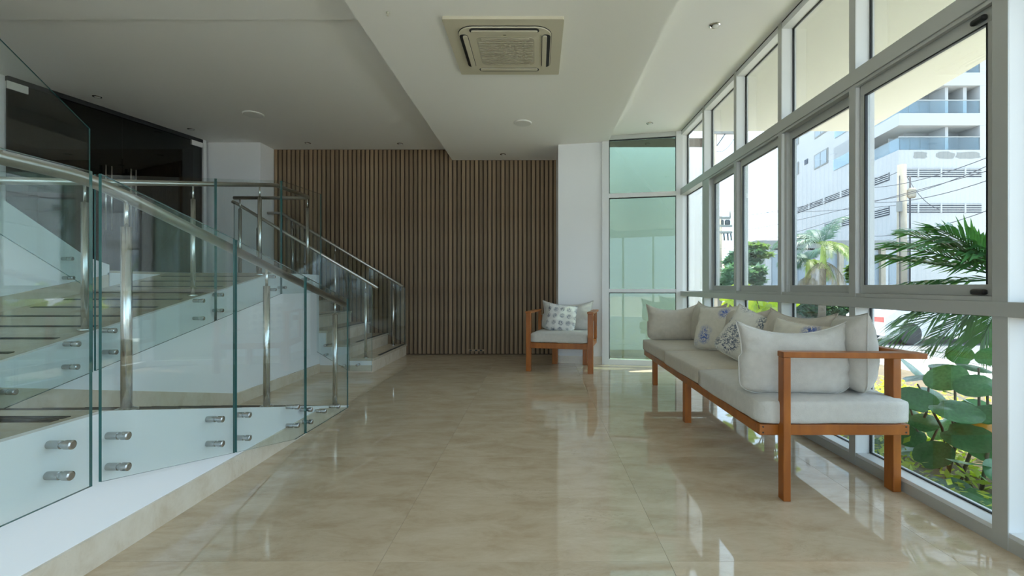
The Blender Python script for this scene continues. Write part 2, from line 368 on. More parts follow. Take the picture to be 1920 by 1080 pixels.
MB().prism([(1.9, ZM-.02), (1.93, ZM), (5.0, ZU), (5.0, ZU-.02)], 'x', XU-.035, XI).build('ramp_surface', M_ramp, ramp2, fix=True)
MB().box(XI, XU-.035, 5.0, 5.995, ZU-.02, ZU).build('landing_surface', M_ramp, ramp2)
MB().prism([(1.9, ZM-.02), (1.93, ZM), (5.0, ZU), (6.0, ZU), (6.0, ZU-.02), (5.0, ZU-.02)], 'x', XU, XU-.035).build('kerb', M_wall, ramp2, fix=True)
Y = 2.32
while Y < 5.0:
    MB().prism([(Y, r2(Y)), (Y, r2(Y)+.003), (Y+.03, r2(Y+.03)+.003), (Y+.03, r2(Y+.03))], 'x', XU-.10, XI+.10).build('grip_strip', M_strip, ramp2, fix=True); Y += .2465
# skirting following the lower ramp along the white wall
MB().prism([(1.9, ZM), (1.9, ZM+.11), (4.33, .11), (6.0, .11), (6.0, 0), (4.33, 0)], 'x', XU, XU+.014).build('skirting', M_skirt, ramp2, fix=True)
# inner wall with the stair that climbs towards the camera
upfl = struct(MB().box(-5.6, XI, 4.3, 7.2, 0, ZU-.02).box(-5.6, -3.88, 6.0, YW-.02, 0, ZU-.02).build('floor_upper', M_wall), 'raised landing in front of the smoked glass doors', 'floor')
MB().box(-8.0, XI-.002, 4.3, 7.2, ZU-.02, ZU).box(-5.6, -3.885, 5.995, YW-.02, ZU-.02, ZU).build('landing_surface', M_ramp, upfl)
ist = struct(MB().prism([(4.32, .6), (4.32, 1.30), (4.10, 1.36), (1.2, 1.36+.6*2.9), (1.2, .6)], 'x', XI, XI-.10).build('stair_upper', M_wall, fix=True), 'white stringer of the stair rising behind the upper ramp', 'stairs')
for i in range(8):
    MB().box(XI-.10, -5.5, 4.1-.295*(i+1), 4.1-.295*i, .8, ZU+.17*(i+1)).build('step', M_ramp, ist)
MB().prism([(1.93, ZM), (1.93, ZM+.11), (4.3, r2(4.3)+.11), (4.3, r2(4.3))], 'x', XI, XI+.014).build('skirting', M_skirt, ist, fix=True)
# ------------------------------------------------------------------ far stair along the slats
RI, TR = .1775, .295
st = struct(MB().prism([(-2.125, 0)]+[p for i in range(7) for p in ((-2.125-TR*i, RI*(i+1)-.03), (-2.125-TR*(i+1), RI*(i+1)-.03))]+[(-3.88, 0)], 'y', 6.0, YW-.06).build('stair_far', M_wall, fix=True), 'marble stair of seven steps along the slatted wall', 'stairs')
tm = MB().box(-TR-.005, .02, 5.99, YW-.05, -.03, 0, bev=.004).mesh('tread', M_ramp)
rm = MB().box(-.008, .006, 6.0, YW-.055, 0, RI-.03).mesh('riser', M_skirt)
nm = MB().box(-.04, -.005, 6.28, YW-.15, 0, .004).mesh('grip_strip', M_strip)
for i in range(7):
    X = -2.115-TR*i
    link('tread', tm, st, loc=(X, 0, RI*(i+1))); link('riser', rm, st, loc=(X, 0, RI*i)); link('grip_strip', nm, st, loc=(X+.01, 0, RI*(i+1)))
MB().box(XU, -2.118, 5.987, 6.0, 0, .09).build('skirting', M_skirt, st)

# ------------------------------------------------------------------ smoked glass partition with doors
A = Vector((-5.587, 4.92)); Bp = Vector((-5.07, 7.10)); dv = (Bp-A).normalized(); nv = Vector((dv.y, -dv.x))
def along(t, off=0): p = A+dv*t+nv*off; return p
LP = (Bp-A).length
part = root('glass_partition', (-5.33, 6.0, ZU), 'smoked glass wall with frameless doors on the upper landing', 'glass door')
def pslab(t0, t1, z0, z1, o0, o1, name, mats, parent, emi=None):
    q = [along(t0, o0), along(t1, o0), along(t1, o1), along(t0, o1)]
    m = MB().prism([(p.x, p.y) for p in q], 'z', z0, z1); return m.build(name, mats, parent, fix=True)
t228 = 0
for i in range(2000):
    t = LP*i/2000; p = along(t)
    if CX+F*p.x/p.y < 228: t228 = t
pslab(.0, t228-.004, ZU+.06, ZL-.05, 0, .012, 'glass_leaf', G_dark, part)
pslab(t228+.004, LP-.03, ZU+.06, ZL-.05, 0, .012, 'glass_leaf', G_dark, part)
pslab(0, LP, ZU, ZU+.05, -.05, .05, 'sill', M_skirt, part)
pslab(0, LP, ZL-.05, ZL, -.02, .03, 'head_channel', M_gasket, part)
pslab(LP-.03, LP+.02, ZU, ZL, -.03, .04, 'jamb', M_aluw, part)
pslab(.0, .17, ZL-.13, ZL-.05, -.012, .026, 'patch_fitting', M_white, part)
pslab(LP-.20, LP-.03, ZL-.12, ZL-.05, -.012, .026, 'patch_fitting', M_white, part)
def t_at(px):
    for i in range(4000):
        t = LP*i/4000; p = along(t, .05)
        if CX+F*p.x/p.y >= px: return t
for px, ztop in ((198, 2.60), (209, 2.60), (245, 2.62), (254.5, 2.62)):
    p = along(t_at(px), .05); MB().tube([(p.x, p.y, ZU+.55), (p.x, p.y, ztop)], .014, 10).build('pull_handle', M_steel, part)
# glass screen of the stair behind the ramp
def glass_x(name, poly, x, parent, th=.012): return MB().prism(poly, 'x', x, x+th, 0, 1).build(name, [G_rail, M_edge], parent, fix=True)
def glass_y(name, poly, y, parent, th=.012): return MB().prism(poly, 'y', y, y+th, 0, 1).build(name, [G_rail, M_edge], parent, fix=True)
so_mesh = MB().lathe([(.0150, 0), (.0150, .045), (.0125, .046), (.0125, .058), (.0165, .060), (.0165, .084), (.012, .087)], (0, 0, 0), 16, 'x').mesh('standoff', principled('standoff_steel', (.46, .46, .45), .25, metal=1.0))
def standoff(x, y, z, parent, rot=None):
    o = bpy.data.objects.new('standoff', so_mesh); COL.objects.link(o); o.parent = parent
    if parent.get('_world'): o.matrix_parent_inverse = Matrix.Translation(-Vector(parent.location))
    o.location = (x, y, z)
    if rot: o.rotation_euler = rot
    return o
def post(parent, x, y, z0, z1, r=.021):
    m = MB().tube([(x, y, z0), (x, y, z1-.13)], r, 14).tube([(x, y, z1-.14), (x, y, z1)], r*.42, 10)
    po = m.build('post', M_steel, parent)
    base = MB().lathe([(r*2.1, 0), (r*2.1, .006), (r*1.3, .012)], (x, y, z0), 18).build('base_flange', M_steel, po)
    if parent.get('_world'): base.matrix_parent_inverse = Matrix.Identity(4)
    return po

stair_rail = root('glass_balustrade', (XI+.04, 3.2, 1.0), 'sloping glass panel on the stair behind the upper ramp, far left', 'balustrade')
glass_x('glass_panel', [(4.07, 1.08), (4.07, 2.47), (2.6, 2.47+.62*1.47), (2.6, 1.08+.59*1.47)], XI+.05, stair_rail)
for px, py in ((135, 485), (137, 521)):
    p = on_x(px, py, XI+.08); standoff(XI, p.y, p.z, stair_rail)

# ------------------------------------------------------------------ lower ramp railing
R1 = root('glass_railing', (-1.75, 3.0, 0), 'nearest glass railing with steel handrail along the lower ramp', 'railing')
XH = -1.80
hp = [(XH, Y, 1.533) for Y in (.2, 1.0, 1.70, 1.80)]+[(XH, 1.88, 1.526), (XH, 1.96, 1.512), (XH, 2.06, 1.490)]+[(XH, 4.36, .932)]
MB().tube(hp, .0255, 16).build('handrail', M_rail, R1)
for Y in (2.05, 3.11, 4.16, .9): post(R1, XH, Y, r1(Y), 1.533 if Y < 1.9 else 1.512-.2425*(Y-1.96), .0205)
XGl = -1.695
def top1(Y): return 1.535 if Y < 1.9 else 1.535-.2425*(Y-1.9)
def bot1(Y): return .345 if Y < 1.83 else max(.035, .345-.212*(Y-1.80))
pans = [(.25, 1.770), (1.808, 2.605), (2.622, 3.398), (3.412, 4.16)]
for i, (a, b_) in enumerate(pans):
    poly = [(a, bot1(a)), (b_, bot1(b_)), (b_, top1(b_)), (a, top1(a))]
    if i == 2: poly = [(a, bot1(a)), (3.26, bot1(3.26)), (b_, .035), (b_, top1(b_)), (a, top1(a))]
    if i == 3: poly = [(a, .030), (b_, .022), (b_, top1(b_)), (a, top1(a))]
    glass_x('glass_panel', poly, XGl, R1)
for px, py in ((118, 834), (115, 892), (225, 817), (225, 875), (406, 786), (406, 832), (458, 778), (458, 821), (551, 763), (551, 798), (576, 768), (577, 791), (603, 771), (629, 762)):
    p = on_x(px, py, -1.69); standoff(XN, p.y, max(p.z, .06), R1)
# ------------------------------------------------------------------ upper ramp railing
R2 = root('glass_railing', (-2.85, 4.0, .9), 'middle glass railing along the upper ramp and landing edge', 'railing')
XH2 = -2.90
def h2(Y): return 2.222 if Y > 5.17 else 2.213-.207*(5.144-Y)
MB().tube([(XH2, 1.6, h2(1.6)), (XH2, 5.10, h2(5.10)), (XH2, 5.20, 2.221), (XH2, 5.92, 2.228), (XH2-.04, 5.97, 2.23), (XH2-.12, 5.98, 2.23), (-3.88, 5.98, 2.23)], .0215, 14).build('handrail', M_rail, R2)
for px in (159, 362, 487):
    Y = XH2*F/(px-CX); post(R2, XH2, Y, r2(Y), h2(Y), .019)
post(R2, XH2, 5.90, ZU, 2.22, .019); post(R2, -3.80, 5.98, ZU, 2.22, .019)
XG2 = -2.752
for a, b_ in ((1.95, 2.885), (2.905, 3.985), (4.0, 5.005), (5.025, 5.93)):
    zb = lambda Y: min(r2(Y)-.225, ZU-.2)
    zt = lambda Y: h2(Y)+.045
    glass_x('glass_panel', [(a, zb(a)), (b_, zb(b_)), (b_, zt(b_)), (a, zt(a))], XG2, R2)
for px, py in ((142, 645), (140, 688), (22, 735), (211, 620), (213, 660), (378, 564), (378, 597), (414, 553), (414, 582), (512, 519), (514, 543), (533, 539), (576, 524)):
    p = on_x(px, py, -2.735); standoff(XU, p.y, p.z, R2)
# ------------------------------------------------------------------ stair railings
R3 = root('glass_railing', (-2.6, 5.97, 0), 'glass railing on the open side of the marble stair', 'railing')
def zr(X, z0): return z0+.602*(-2.10-X)
MB().tube([(-2.07, 6.06, 1.075), (-3.88, 6.06, 1.075+.602*1.81), (-3.95, 6.06, 2.20)], .0205, 12).build('handrail', M_rail, R3)
def ztread(X): return RI*min(7, max(1, math.floor((-2.115-X)/TR)+1))
for X in (-2.225, -2.99, -3.62): post(R3, X, 6.06, ztread(X), zr(X, 1.075), .018)
for a, b_ in ((-2.10, -2.385), (-2.40, -3.10), (-3.115, -3.85)):
    zb = lambda X: max(.03, -.03+.602*(-2.10-X)-.12)
    glass_y('glass_panel', [(a, zb(a)), (b_, zb(b_)), (b_, zr(b_, 1.10)), (a, zr(a, 1.10))], 5.935, R3)
for px, py in ((609, 648), (609, 666), (642, 687), (669, 685)):
    p = on_y(px, py, 5.92); standoff(p.x, 6.0, p.z, R3, (0, 0, -math.pi/2))
R4 = root('glass_railing', (-3.0, 7.4, 0), 'glass railing running up close to the walnut slats', 'railing')
MB().tube([(-2.13, 7.38, 1.10), (-4.03, 7.38, 2.248), (-4.10, 7.38, 2.258), (-4.255, 7.38, 2.258)], .0205, 12).build('handrail', M_rail, R4)
for X in (-2.275, -3.19, -3.86): post(R4, X, 7.38, ztread(X), 1.10+.604*(-2.13-X), .016)
for a, b_ in ((-2.10, -3.02), (-3.04, -4.0)):
    glass_y('glass_panel', [(a, max(.19, .12+.602*(-2.10-a))), (b_, .12+.602*(-2.10-b_)), (b_, 1.10+.604*(-2.13-b_)), (a, 1.10+.604*(-2.13-a))], 7.43, R4)

# =================================================================== WINDOWS
ZT0, ZT1 = 2.345, 2.433      # upper transom
ZB0, ZB1 = .972, 1.035       # lower transom
MY = [1.947, 2.883, 3.755, 4.610, 5.500]; MW = .055
YC = 6.40
W1 = root('window_1', (2.0, 4.0, 0), 'tall grey aluminium window wall looking onto the street', 'window', kind='structure')
def fr(name, x0, x1, y0, y1, z0, z1, mat=M_alu, parent=W1, bev=.002): return MB().box(x0, x1, y0, y1, z0, z1, bev=bev).build(name, mat, parent)
XO = 2.075
ally = MY+[1.947-.93*i for i in range(1, 7)]
for y in ally:
    fr('mullion', XG, XO, y, y+(.066 if abs(y-1.947) < .01 else MW), 0, ZR, M_aluw)
    fr('mullion_cap', XG-.006, XG, y-.001, y+(.067 if abs(y-1.947) < .01 else MW+.001), 0, ZR, M_alu, bev=.001)
fr('mullion', XG-.02, XO, YC, YC+.08, 0, ZR, M_aluw)
fr('transom', XG-.012, XO, -3.8, YC, ZT0, ZT1)
fr('transom', XG-.012, XO, -3.8, YC, ZB0, ZB1)
fr('sill', XG, XO+.01, -3.8, YC, 0, .075, M_aluw); fr('sill_cap', XG-.004, XG, -3.8, YC, 0, .055, M_alu, bev=.001)
fr('head', XG, XO, -3.8, YC, ZR-.055, ZR, M_aluw); 
MB().box(XG-.003, XG, -3.8, YC, ZR-.008, ZR).build('head_gasket', M_gasket, W1)
edges = sorted(ally)+[YC]
def pane(y0, y1, z0, z1, x=XO-.02, par=W1):
    p = MB().box(x, x+.006, y0, y1, z0, z1).build('pane', G_win, par)
    MB().box(x-.012, x, y0, y0+.010, z0, z1).box(x-.012, x, y1-.010, y1, z0, z1).box(x-.012, x, y0, y1, z0, z0+.006).box(x-.012, x, y0, y1, z1-.008, z1).build('gasket', M_gasket, p).matrix_parent_inverse = Matrix.Identity(4)
for i in range(len(edges)-1):
    y0, y1 = edges[i]+(.066 if abs(edges[i]-1.947) < .01 else MW), edges[i+1]
    pane(y0, y1, ZT1, ZR-.055); pane(y0, y1, .075, ZB0)
    if y0 > 5.4 or y1 < 1.96: pane(y0, y1, ZB1, ZT0)
# sliding sashes
sashes = [(2.02, 2.872, 1.995), (2.872, 3.72, 2.02), (3.72, 4.56, 1.995), (4.56, 5.34, 2.02)]
fr('sash_track', XG-.004, XO, 2.013, 5.50, ZB1, ZB1+.022); fr('sash_track', XG-.004, XO, 2.013, 5.50, ZT0-.02, ZT0)
fr('jamb', XG-.006, XO, 5.34, 5.50, ZB1, ZT0); 
for y0, y1, xs in sashes:
    s_ = MB().box(xs-.016, xs+.016, y0, y1, ZB1+.022, ZB1+.074, bev=.002).box(xs-.016, xs+.016, y0, y1, ZT0-.085, ZT0-.02, bev=.002).box(xs-.016, xs+.016, y0, y0+.040, ZB1+.074, ZT0-.085).box(xs-.016, xs+.016, y1-.040, y1, ZB1+.074, ZT0-.085).build('sash', M_alu, W1)
    s_.matrix_parent_inverse = Matrix.Translation(-Vector(W1.location))
    for q in (MB().box(xs-.003, xs+.003, y0+.040, y1-.040, ZB1+.074, ZT0-.085).build('sash_pane', G_win, s_),
              MB().box(xs-.018, xs-.003, y0+.038, y0+.045, ZB1+.074, ZT0-.085).box(xs-.018, xs-.003, y1-.047, y1-.038, ZB1+.074, ZT0-.085).box(xs-.018, xs-.003, y0+.04, y1-.04, ZT0-.093, ZT0-.085).build('sash_gasket', M_gasket, s_)):
        q.matrix_parent_inverse = Matrix.Identity(4)
for z in (ZB1+.040, ZT0-.058):
    MB().box(1.955, 1.982, 2.055, 2.125, z-.013, z+.013, bev=.010).build('latch', M_black, W1)
# green glazed end wall
E0 = Vector((.965, 6.625)); E1 = Vector((1.955, 6.425)); ed = (E1-E0).normalized(); en = Vector((ed.y, -ed.x)); EL = (E1-E0).length
W2 = root('window_2', (1.45, 6.5, 0), 'green tinted fixed glazing in white frame at the end of the room', 'window', kind='structure')
def ebox(t0, t1, z0, z1, o0, o1, name, mat):
    q = [E0+ed*t0+en*o0, E0+ed*t1+en*o0, E0+ed*t1+en*o1, E0+ed*t0+en*o1]
    return MB().prism([(p.x, p.y) for p in q], 'z', z0, z1).build(name, mat, W2, fix=True)
ebox(-.05, .045, 0, ZR, -.06, .04, 'jamb', M_aluw); ebox(EL-.055, EL+.03, 0, ZR, -.06, .04, 'jamb', M_aluw)
for z0, z1 in ((0, .075), (1.015, 1.065), (2.345, 2.405), (ZR-.06, ZR)):
    ebox(.045, EL-.055, z0, z1, -.06, .03, 'transom', M_aluw if z1 < 3 else M_alu)
for z0, z1 in ((.075, 1.015), (1.065, 2.345), (2.405, ZR-.06)):
    ebox(.045, EL-.055, z0, z1, -.02, -.012, 'pane', G_end)
    ebox(.045, .055, z0, z1, -.012, .0, 'gasket', M_gasket); ebox(EL-.062, EL-.055, z0, z1, -.012, 0, 'gasket', M_gasket)
    ebox(.055, EL-.062, z1-.012, z1, -.012, .004, 'gasket', M_gasket)
# white wall outside behind the green glass
ext = struct(MB().box(.34, 2.72, 7.40, 7.56, -.3, 3.3).box(.96, 1.0, 6.75, 7.4, -.3, 3.3).build('wall_outside', M_wall), 'white outside wall seen through the green glass', 'wall')
MB().box(1.0, 2.72, 7.385, 7.40, -.02, .10).build('skirting', M_skirt, ext)
# roof overhang outside
struct(MB().prism([(2.076, -5), (2.9, -5), (4.50, 6.30), (4.42, 6.46), (2.076, 6.46)], 'z', 3.24, 3.48).build('roof_overhang', principled('overhang_paint', (.68, .67, .61), .8), fix=True), 'white roof overhang outside above the windows', 'roof')

# =================================================================== CEILING FITTINGS
ac = root('air_conditioner', (-.262, 4.003, ZS), 'square cream ceiling cassette air conditioner with slotted grille', 'air conditioner', world=True)
cx_, cy_, hw = -.262, 4.003, .4635
def rrect(x0, x1, y0, y1, r, n=6):
    pts = []
    for (cx, cy, a0) in ((x1-r, y1-r, 0), (x0+r, y1-r, 90), (x0+r, y0+r, 180), (x1-r, y0+r, 270)):
        for k in range(n+1): a = math.radians(a0+90*k/n); pts.append((cx+r*math.cos(a), cy+r*math.sin(a)))
    return pts
MB().prism(rrect(cx_-hw, cx_+hw, cy_-hw, cy_+hw, .012, 3), 'z', ZS-.022, ZS).build('frame', M_ac, ac, fix=True)
MB().prism(rrect(cx_-.375, cx_+.375, cy_-.375, cy_+.375, .13, 8), 'z', ZS-.026, ZS-.021).build('shadow_gap', M_gasket, ac, fix=True)
MB().prism(rrect(cx_-.371, cx_+.371, cy_-.371, cy_+.371, .127, 8), 'z', ZS-.036, ZS-.024).build('panel', M_ac, ac, fix=True)
for k in range(4):
    a = k*math.pi/2; c, s_ = math.cos(a), math.sin(a)
    def rot(poly): return [(cx_+x*c-y*s_, cy_+x*s_+y*c) for x, y in poly]
    MB().prism(rot(rrect(-.275, .275, -.365, -.295, .034, 6)), 'z', ZS-.0375, ZS-.034).build('air_slot', M_gasket, ac, fix=True)
    MB().prism(rot(rrect(-.262, .262, -.337, -.300, .016, 6)), 'z', ZS-.047, ZS-.037).build('louvre', M_ac, ac, fix=True)
gf = MB()
gf.prism(rrect(cx_-.235, cx_+.235, cy_-.235, cy_+.235, .05, 6), 'z', ZS-.038, ZS-.035)
gr = gf.build('intake_grille', M_acd, ac, fix=True)
for i in range(17):
    y = cy_-.215+.43*i/16
    w_ = .225 if abs(y-cy_) < .185 else .195
    q = MB().box(cx_-w_, cx_+w_, y-.004, y+.004, ZS-.045, ZS-.037).build('grille_bar', M_acd, gr); q.matrix_parent_inverse = Matrix.Identity(4)
MB().box(cx_-.012, cx_+.012, cy_-.268, cy_-.262, ZS-.0375, ZS-.0355).build('indicator', M_black, ac)

def round_light(px, py, zc, r, label, group=None):
    Y = F*(zc-EYE)/(CY-py); X = (px-CX)*Y/F
    o = root('ceiling_speaker', (X, Y, zc), label, 'speaker', world=False)
    MB().lathe([(r, 0), (r, -.008), (r*.93, -.014), (r*.86, -.014)], (0, 0, 0), 32).build('rim', M_white, o, fix=True)
    MB().lathe([(r*.86, -.011), (r*.5, -.013), (.002, -.0135)], (0, 0, 0), 32).build('cover', M_ac, o, fix=True)
round_light(980, 230, ZS, .112, 'round white ceiling fitting beyond the air conditioner')
round_light(475, 214, ZL, .125, 'round white ceiling fitting above the upper ramp')
def downlight(px, py, zc, label):
    Y = F*(zc-EYE)/(CY-py); X = (px-CX)*Y/F
    o = root('downlight', (X, Y, zc), label, 'downlight', 'recessed ceiling downlights', world=False); r = .045
    MB().lathe([(r, .0), (r, -.004), (r*.8, -.010), (r*.68, -.006), (r*.68, 0)], (0, 0, 0), 24).build('ring', M_steel, o, fix=True)
    MB().lathe([(r*.62, -.001), (r*.58, -.012), (r*.3, -.016)], (0.006, 0, 0), 20).build('lamp', M_white, o, fix=True)
for a in ((182, 181, ZL, 'small round downlight in front of the smoked glass, near its left end'), (358, 242, ZL, 'small round downlight near the right end of the smoked glass'),
          (577, 268, ZL, 'left of the two small downlights above the dark slats'), (750, 269, ZL, 'small downlight above the slats just left of the dropped ceiling'),
          (943, 289, ZS, 'small downlight on the dropped ceiling close to the slats'), (1340, 47, ZR, 'nearest small downlight above the window wall'), (1218, 231, ZR, 'small downlight above the green glass')):
    downlight(*a)
Y = F*(ZS-EYE)/(CY-23); X = (727-CX)*Y/F
tag(MB().lathe([(.012, 0), (.012, -.006), (.004, -.02), (.009, -.026), (.002, -.03)], (X, Y, ZS), 14).build('ceiling_hook', M_acd, fix=True), 'tiny ceiling hook left of the air conditioner', 'hook')

# =================================================================== FURNITURE
def pillow_mesh(name, wd, ht, th, mat, seed=0, pinch=.09, wr=.006, n=26, sag=0.0):
    mb = MB(); vs = []; idx = {}
    rnd = random.Random(seed); off = Vector((rnd.random()*50, rnd.random()*50, rnd.random()*50))
    for side in (1, -1):
        for i in range(n+1):
            for j in range(n+1):
                u = -1+2*i/n; v = -1+2*j/n
                if side == -1 and (i in (0, n) or j in (0, n)): idx[(side, i, j)] = idx[(1, i, j)]; continue
                su = math.copysign(abs(u)**.92, u); sv = math.copysign(abs(v)**.92, v)
                pb_ = pinch if v > 0 else pinch*.35; X = wd/2*su*(1-pb_*(1-v*v))*(1-.07*max(0, -v)**5); Z = ht/2*sv*(1-(pinch if v > 0 else .01)*(1-u*u))
                if v < 0: Z += .035*abs(u)**7*abs(v)**3
                if v > 0: Z -= sag*(1-u*u)*v*v
                prof = max(0, (1-abs(u)**2.6))**.55*max(0, (1-abs(v)**2.6))**.55
                p = Vector((X*5, side*3, Z*5))+off
                wv = mnoise.noise(p)*wr*2+mnoise.noise(p*2.7)*wr
                edge = math.exp(-((1-max(abs(u), abs(v)))/.25)**2)
                wv += edge*wr*.9*math.sin((u if abs(v) > abs(u) else v)*17+seed)
                Yv = side*(th/2*prof+wv*min(1, prof*2))
                idx[(side, i, j)] = len(vs); vs.append((X, Yv, Z+ht/2))
    fs = []
    for side in (1, -1):
        for i in range(n):
            for j in range(n):
                q = (idx[(side, i, j)], idx[(side, i, j+1)], idx[(side, i+1, j+1)], idx[(side, i+1, j)])
                fs.append(q if side == 1 else q[::-1])
    mb.add(vs, fs, 0, True)
    # corded seam round the edge
    ring = [(0, j) for j in range(n)]+[(i, n) for i in range(n)]+[(n, j) for j in range(n, 0, -1)]+[(i, 0) for i in range(n, 0, -1)]
    return mb.mesh(name, mat), [vs[idx[(1, i, j)]] for i, j in ring]
def pillow(name, wd, ht, th, mat, loc, rot, label, cat, seed=0, group=None, order='XYZ', **kw):
    me, ring = pillow_mesh('cushion_body', wd, ht, th, mat, seed, **kw)
    o = root(name, loc, label, cat, group, world=False); o.rotation_euler = Euler(rot, order)
    link('cover', me, o)
    MB().tube(ring+[ring[0]], .0042, 6, cap=False).build('seam', mat, o)
    return o
def soft_box(mb, x0, x1, y0, y1, z0, z1, r=.035, crown=.012, seed=0, nx=14, ny=14):
    # upholstered slab with rounded edges and a slightly crowned top
    bm = bmesh.new(); bmesh.ops.create_cube(bm, size=1)
    for v in bm.verts: v.co = Vector(((x0+x1)/2+v.co.x*(x1-x0), (y0+y1)/2+v.co.y*(y1-y0), (z0+z1)/2+v.co.z*(z1-z0)))
    bmesh.ops.subdivide_edges(bm, edges=bm.edges[:], cuts=9, use_grid_fill=True)
    cxm, cym, czm = (x0+x1)/2, (y0+y1)/2, (z0+z1)/2; hx, hy, hz = (x1-x0)/2, (y1-y0)/2, (z1-z0)/2
    for v in bm.verts:
        d = Vector((v.co.x-cxm, v.co.y-cym, v.co.z-czm)); c = Vector((max(-hx+r, min(hx-r, d.x)), max(-hy+r, min(hy-r, d.y)), max(-hz+r, min(hz-r, d.z))))
        e = d-c
        if e.length > 1e-6:
            k = max(abs(e.x), abs(e.y), abs(e.z)); d = c+e.normalized()*k if e.length > k else d
        u, w2 = d.x/hx, d.y/hy
        if d.z > 0: d.z += crown*(1-u*u)*(1-w2*w2)
        p = Vector((d.x*6, d.y*6, d.z*6+seed*7)); nn = mnoise.noise(p)*.004; d += e.normalized()*nn if e.length > 1e-6 else Vector((0, 0, nn))
        v.co = Vector((cxm, cym, czm))+d
    bm.verts.index_update(); mb.add([v.co for v in bm.verts], [[v.index for v in f.verts] for f in bm.faces], 0, True); bm.free(); return mb

# ---- sofa
sofa = root('sofa', (1.55, 3.85, 0), 'long teak daybed sofa with pale linen seat along the windows', 'sofa')
def xf(Y): return 1.160+.05*(Y-2.44)/2.86       # front edge
XB = 1.945
SY0, SY1 = 2.480, 5.29
RZ0, RZ1 = .322, .378
def poly_box(poly, z0, z1, name, mat, parent, bev=.003):
    o = MB().prism(poly, 'z', z0, z1).build(name, mat, parent, fix=True)
    md = o.modifiers.new('soft_edge', 'BEVEL'); md.width = bev; md.segments = 2; return o
poly_box([(xf(SY0), SY0), (xf(SY1), SY1), (xf(SY1)+.04, SY1), (xf(SY0)+.04, SY0)], RZ0, RZ1, 'front_rail', M_teak, sofa)
poly_box([(XB-.04, SY0), (XB-.04, SY1), (XB, SY1), (XB, SY0)], RZ0, RZ1, 'rear_rail', M_teak, sofa)
poly_box([(xf(SY0)+.0, SY0-.032), (xf(SY0), SY0), (XB, SY0), (XB, SY0-.032)], RZ0, RZ1, 'end_rail', M_teak, sofa)
poly_box([(xf(SY1), SY1), (xf(SY1), SY1+.03), (XB, SY1+.03), (XB, SY1)], RZ0, RZ1, 'end_rail', M_teak, sofa)
for Y in (2.9, 3.4, 3.85, 4.35, 4.8): MB().box(xf(Y)+.04, XB-.04, Y-.035, Y+.035, RZ0+.012, RZ1-.012).build('cross_slat', M_teak, sofa)
def leg(name, x0, x1, y0, y1, z1, z0=0): MB().box(x0, x1, y0, y1, z0, z1, bev=.004).build(name, M_teak, sofa)
leg('leg', 1.256, 1.294, 2.390, 2.447, .736)           # near front leg runs up to the arm
leg('leg', 1.900, 1.943, 2.50, 2.57, .736)                # near rear leg
leg('leg', xf(3.8)+.002, xf(3.8)+.055, 3.77, 3.83, RZ0); leg('leg', 1.85, 1.905, 3.77, 3.83, RZ0)
leg('leg', 1.285, 1.335, 5.20, 5.26, RZ0); leg('leg', 1.85, 1.905, 5.20, 5.26, RZ0)
poly_box([(1.254, 2.388), (1.254, 2.452), (1.948, 2.425), (1.948, 2.335)], .736, .765, 'armrest', M_teak, sofa, .004)
poly_box([(1.895, 2.428), (1.895, 5.29), (1.948, 5.29), (1.948, 2.428)], .736, .763, 'backrest_rail', M_teak, sofa, .004)
for Y in (3.3, 4.25, 5.23): leg('backrest_post', 1.897, 1.940, Y, Y+.05, .736, RZ1)
for (x_, y_, z_) in ((xf(SY0)+.018, SY0-.034, .366), (xf(SY0)+.018, SY0-.034, .336), (XB-.018, SY0-.034, .366), (XB-.018, SY0-.034, .336)):
    MB().lathe([(.0045, 0), (.0045, .003)], (x_, y_, z_), 10, 'y').build('screw', M_strip, sofa, fix=True)
cuts = [2.425, 3.385, 4.35, 5.30]
for i in range(3):
    soft_box(MB(), xf(cuts[i])-.012, XB-.003, cuts[i]+.003, cuts[i+1]-.003, RZ1, .512, .03, .010, i).build('seat_cushion', M_lin2 if i == 0 else M_lin, sofa)
ZSEAT = .515
HP = math.pi/2
gB = 'linen back cushions along the sofa'
# back cushions lean on the window side (local +Y of the pillow faces the room)
pillow('back_cushion', .80, .44, .19, M_lin, (1.70, 4.86, ZSEAT-.005), (math.radians(14), 0, HP), 'linen back cushion farthest from the camera, behind blue flower pillow', 'cushion', 1, gB, sag=.035)
pillow('back_cushion', .80, .43, .19, M_lin, (1.71, 4.02, ZSEAT-.005), (math.radians(14), 0, HP), 'middle linen back cushion behind the sketch print pillow', 'cushion', 2, gB, sag=.04)
pillow('back_cushion', .82, .44, .20, M_lin, (1.71, 3.24, ZSEAT-.005), (math.radians(14), 0, HP), 'wide linen back cushion in front of the second nearest window mullion', 'cushion', 3, gB, sag=.04)
pillow('back_cushion', .44, .43, .20, M_lin2, (1.785, 2.665, ZSEAT-.005), (math.radians(2), math.radians(5), HP-.25), 'upright linen cushion seen edge-on in the near right sofa corner', 'cushion', 4, gB, pinch=.05)
pillow('linen_cushion', .61, .40, .19, M_lin2, (1.415, 2.575, ZSEAT-.005), (math.radians(-6), 0, math.radians(-3)), 'large pale linen cushion standing behind the sofa armrest', 'cushion', 5, sag=.055, wr=.008)
pillow('linen_cushion', .56, .40, .18, M_lin, (1.475, 5.10, ZSEAT-.005), (math.radians(-10), 0, math.radians(-2)), 'pale linen cushion standing on the far end of the sofa', 'cushion', 6, sag=.05)
pillow('throw_pillow', .42, .42, .13, M_blue, (1.60, 4.28, ZSEAT+.005), (math.radians(20), math.radians(3), HP+math.radians(38)), 'throw pillow with blue flower print leaning on the sofa back', 'pillow', 7)
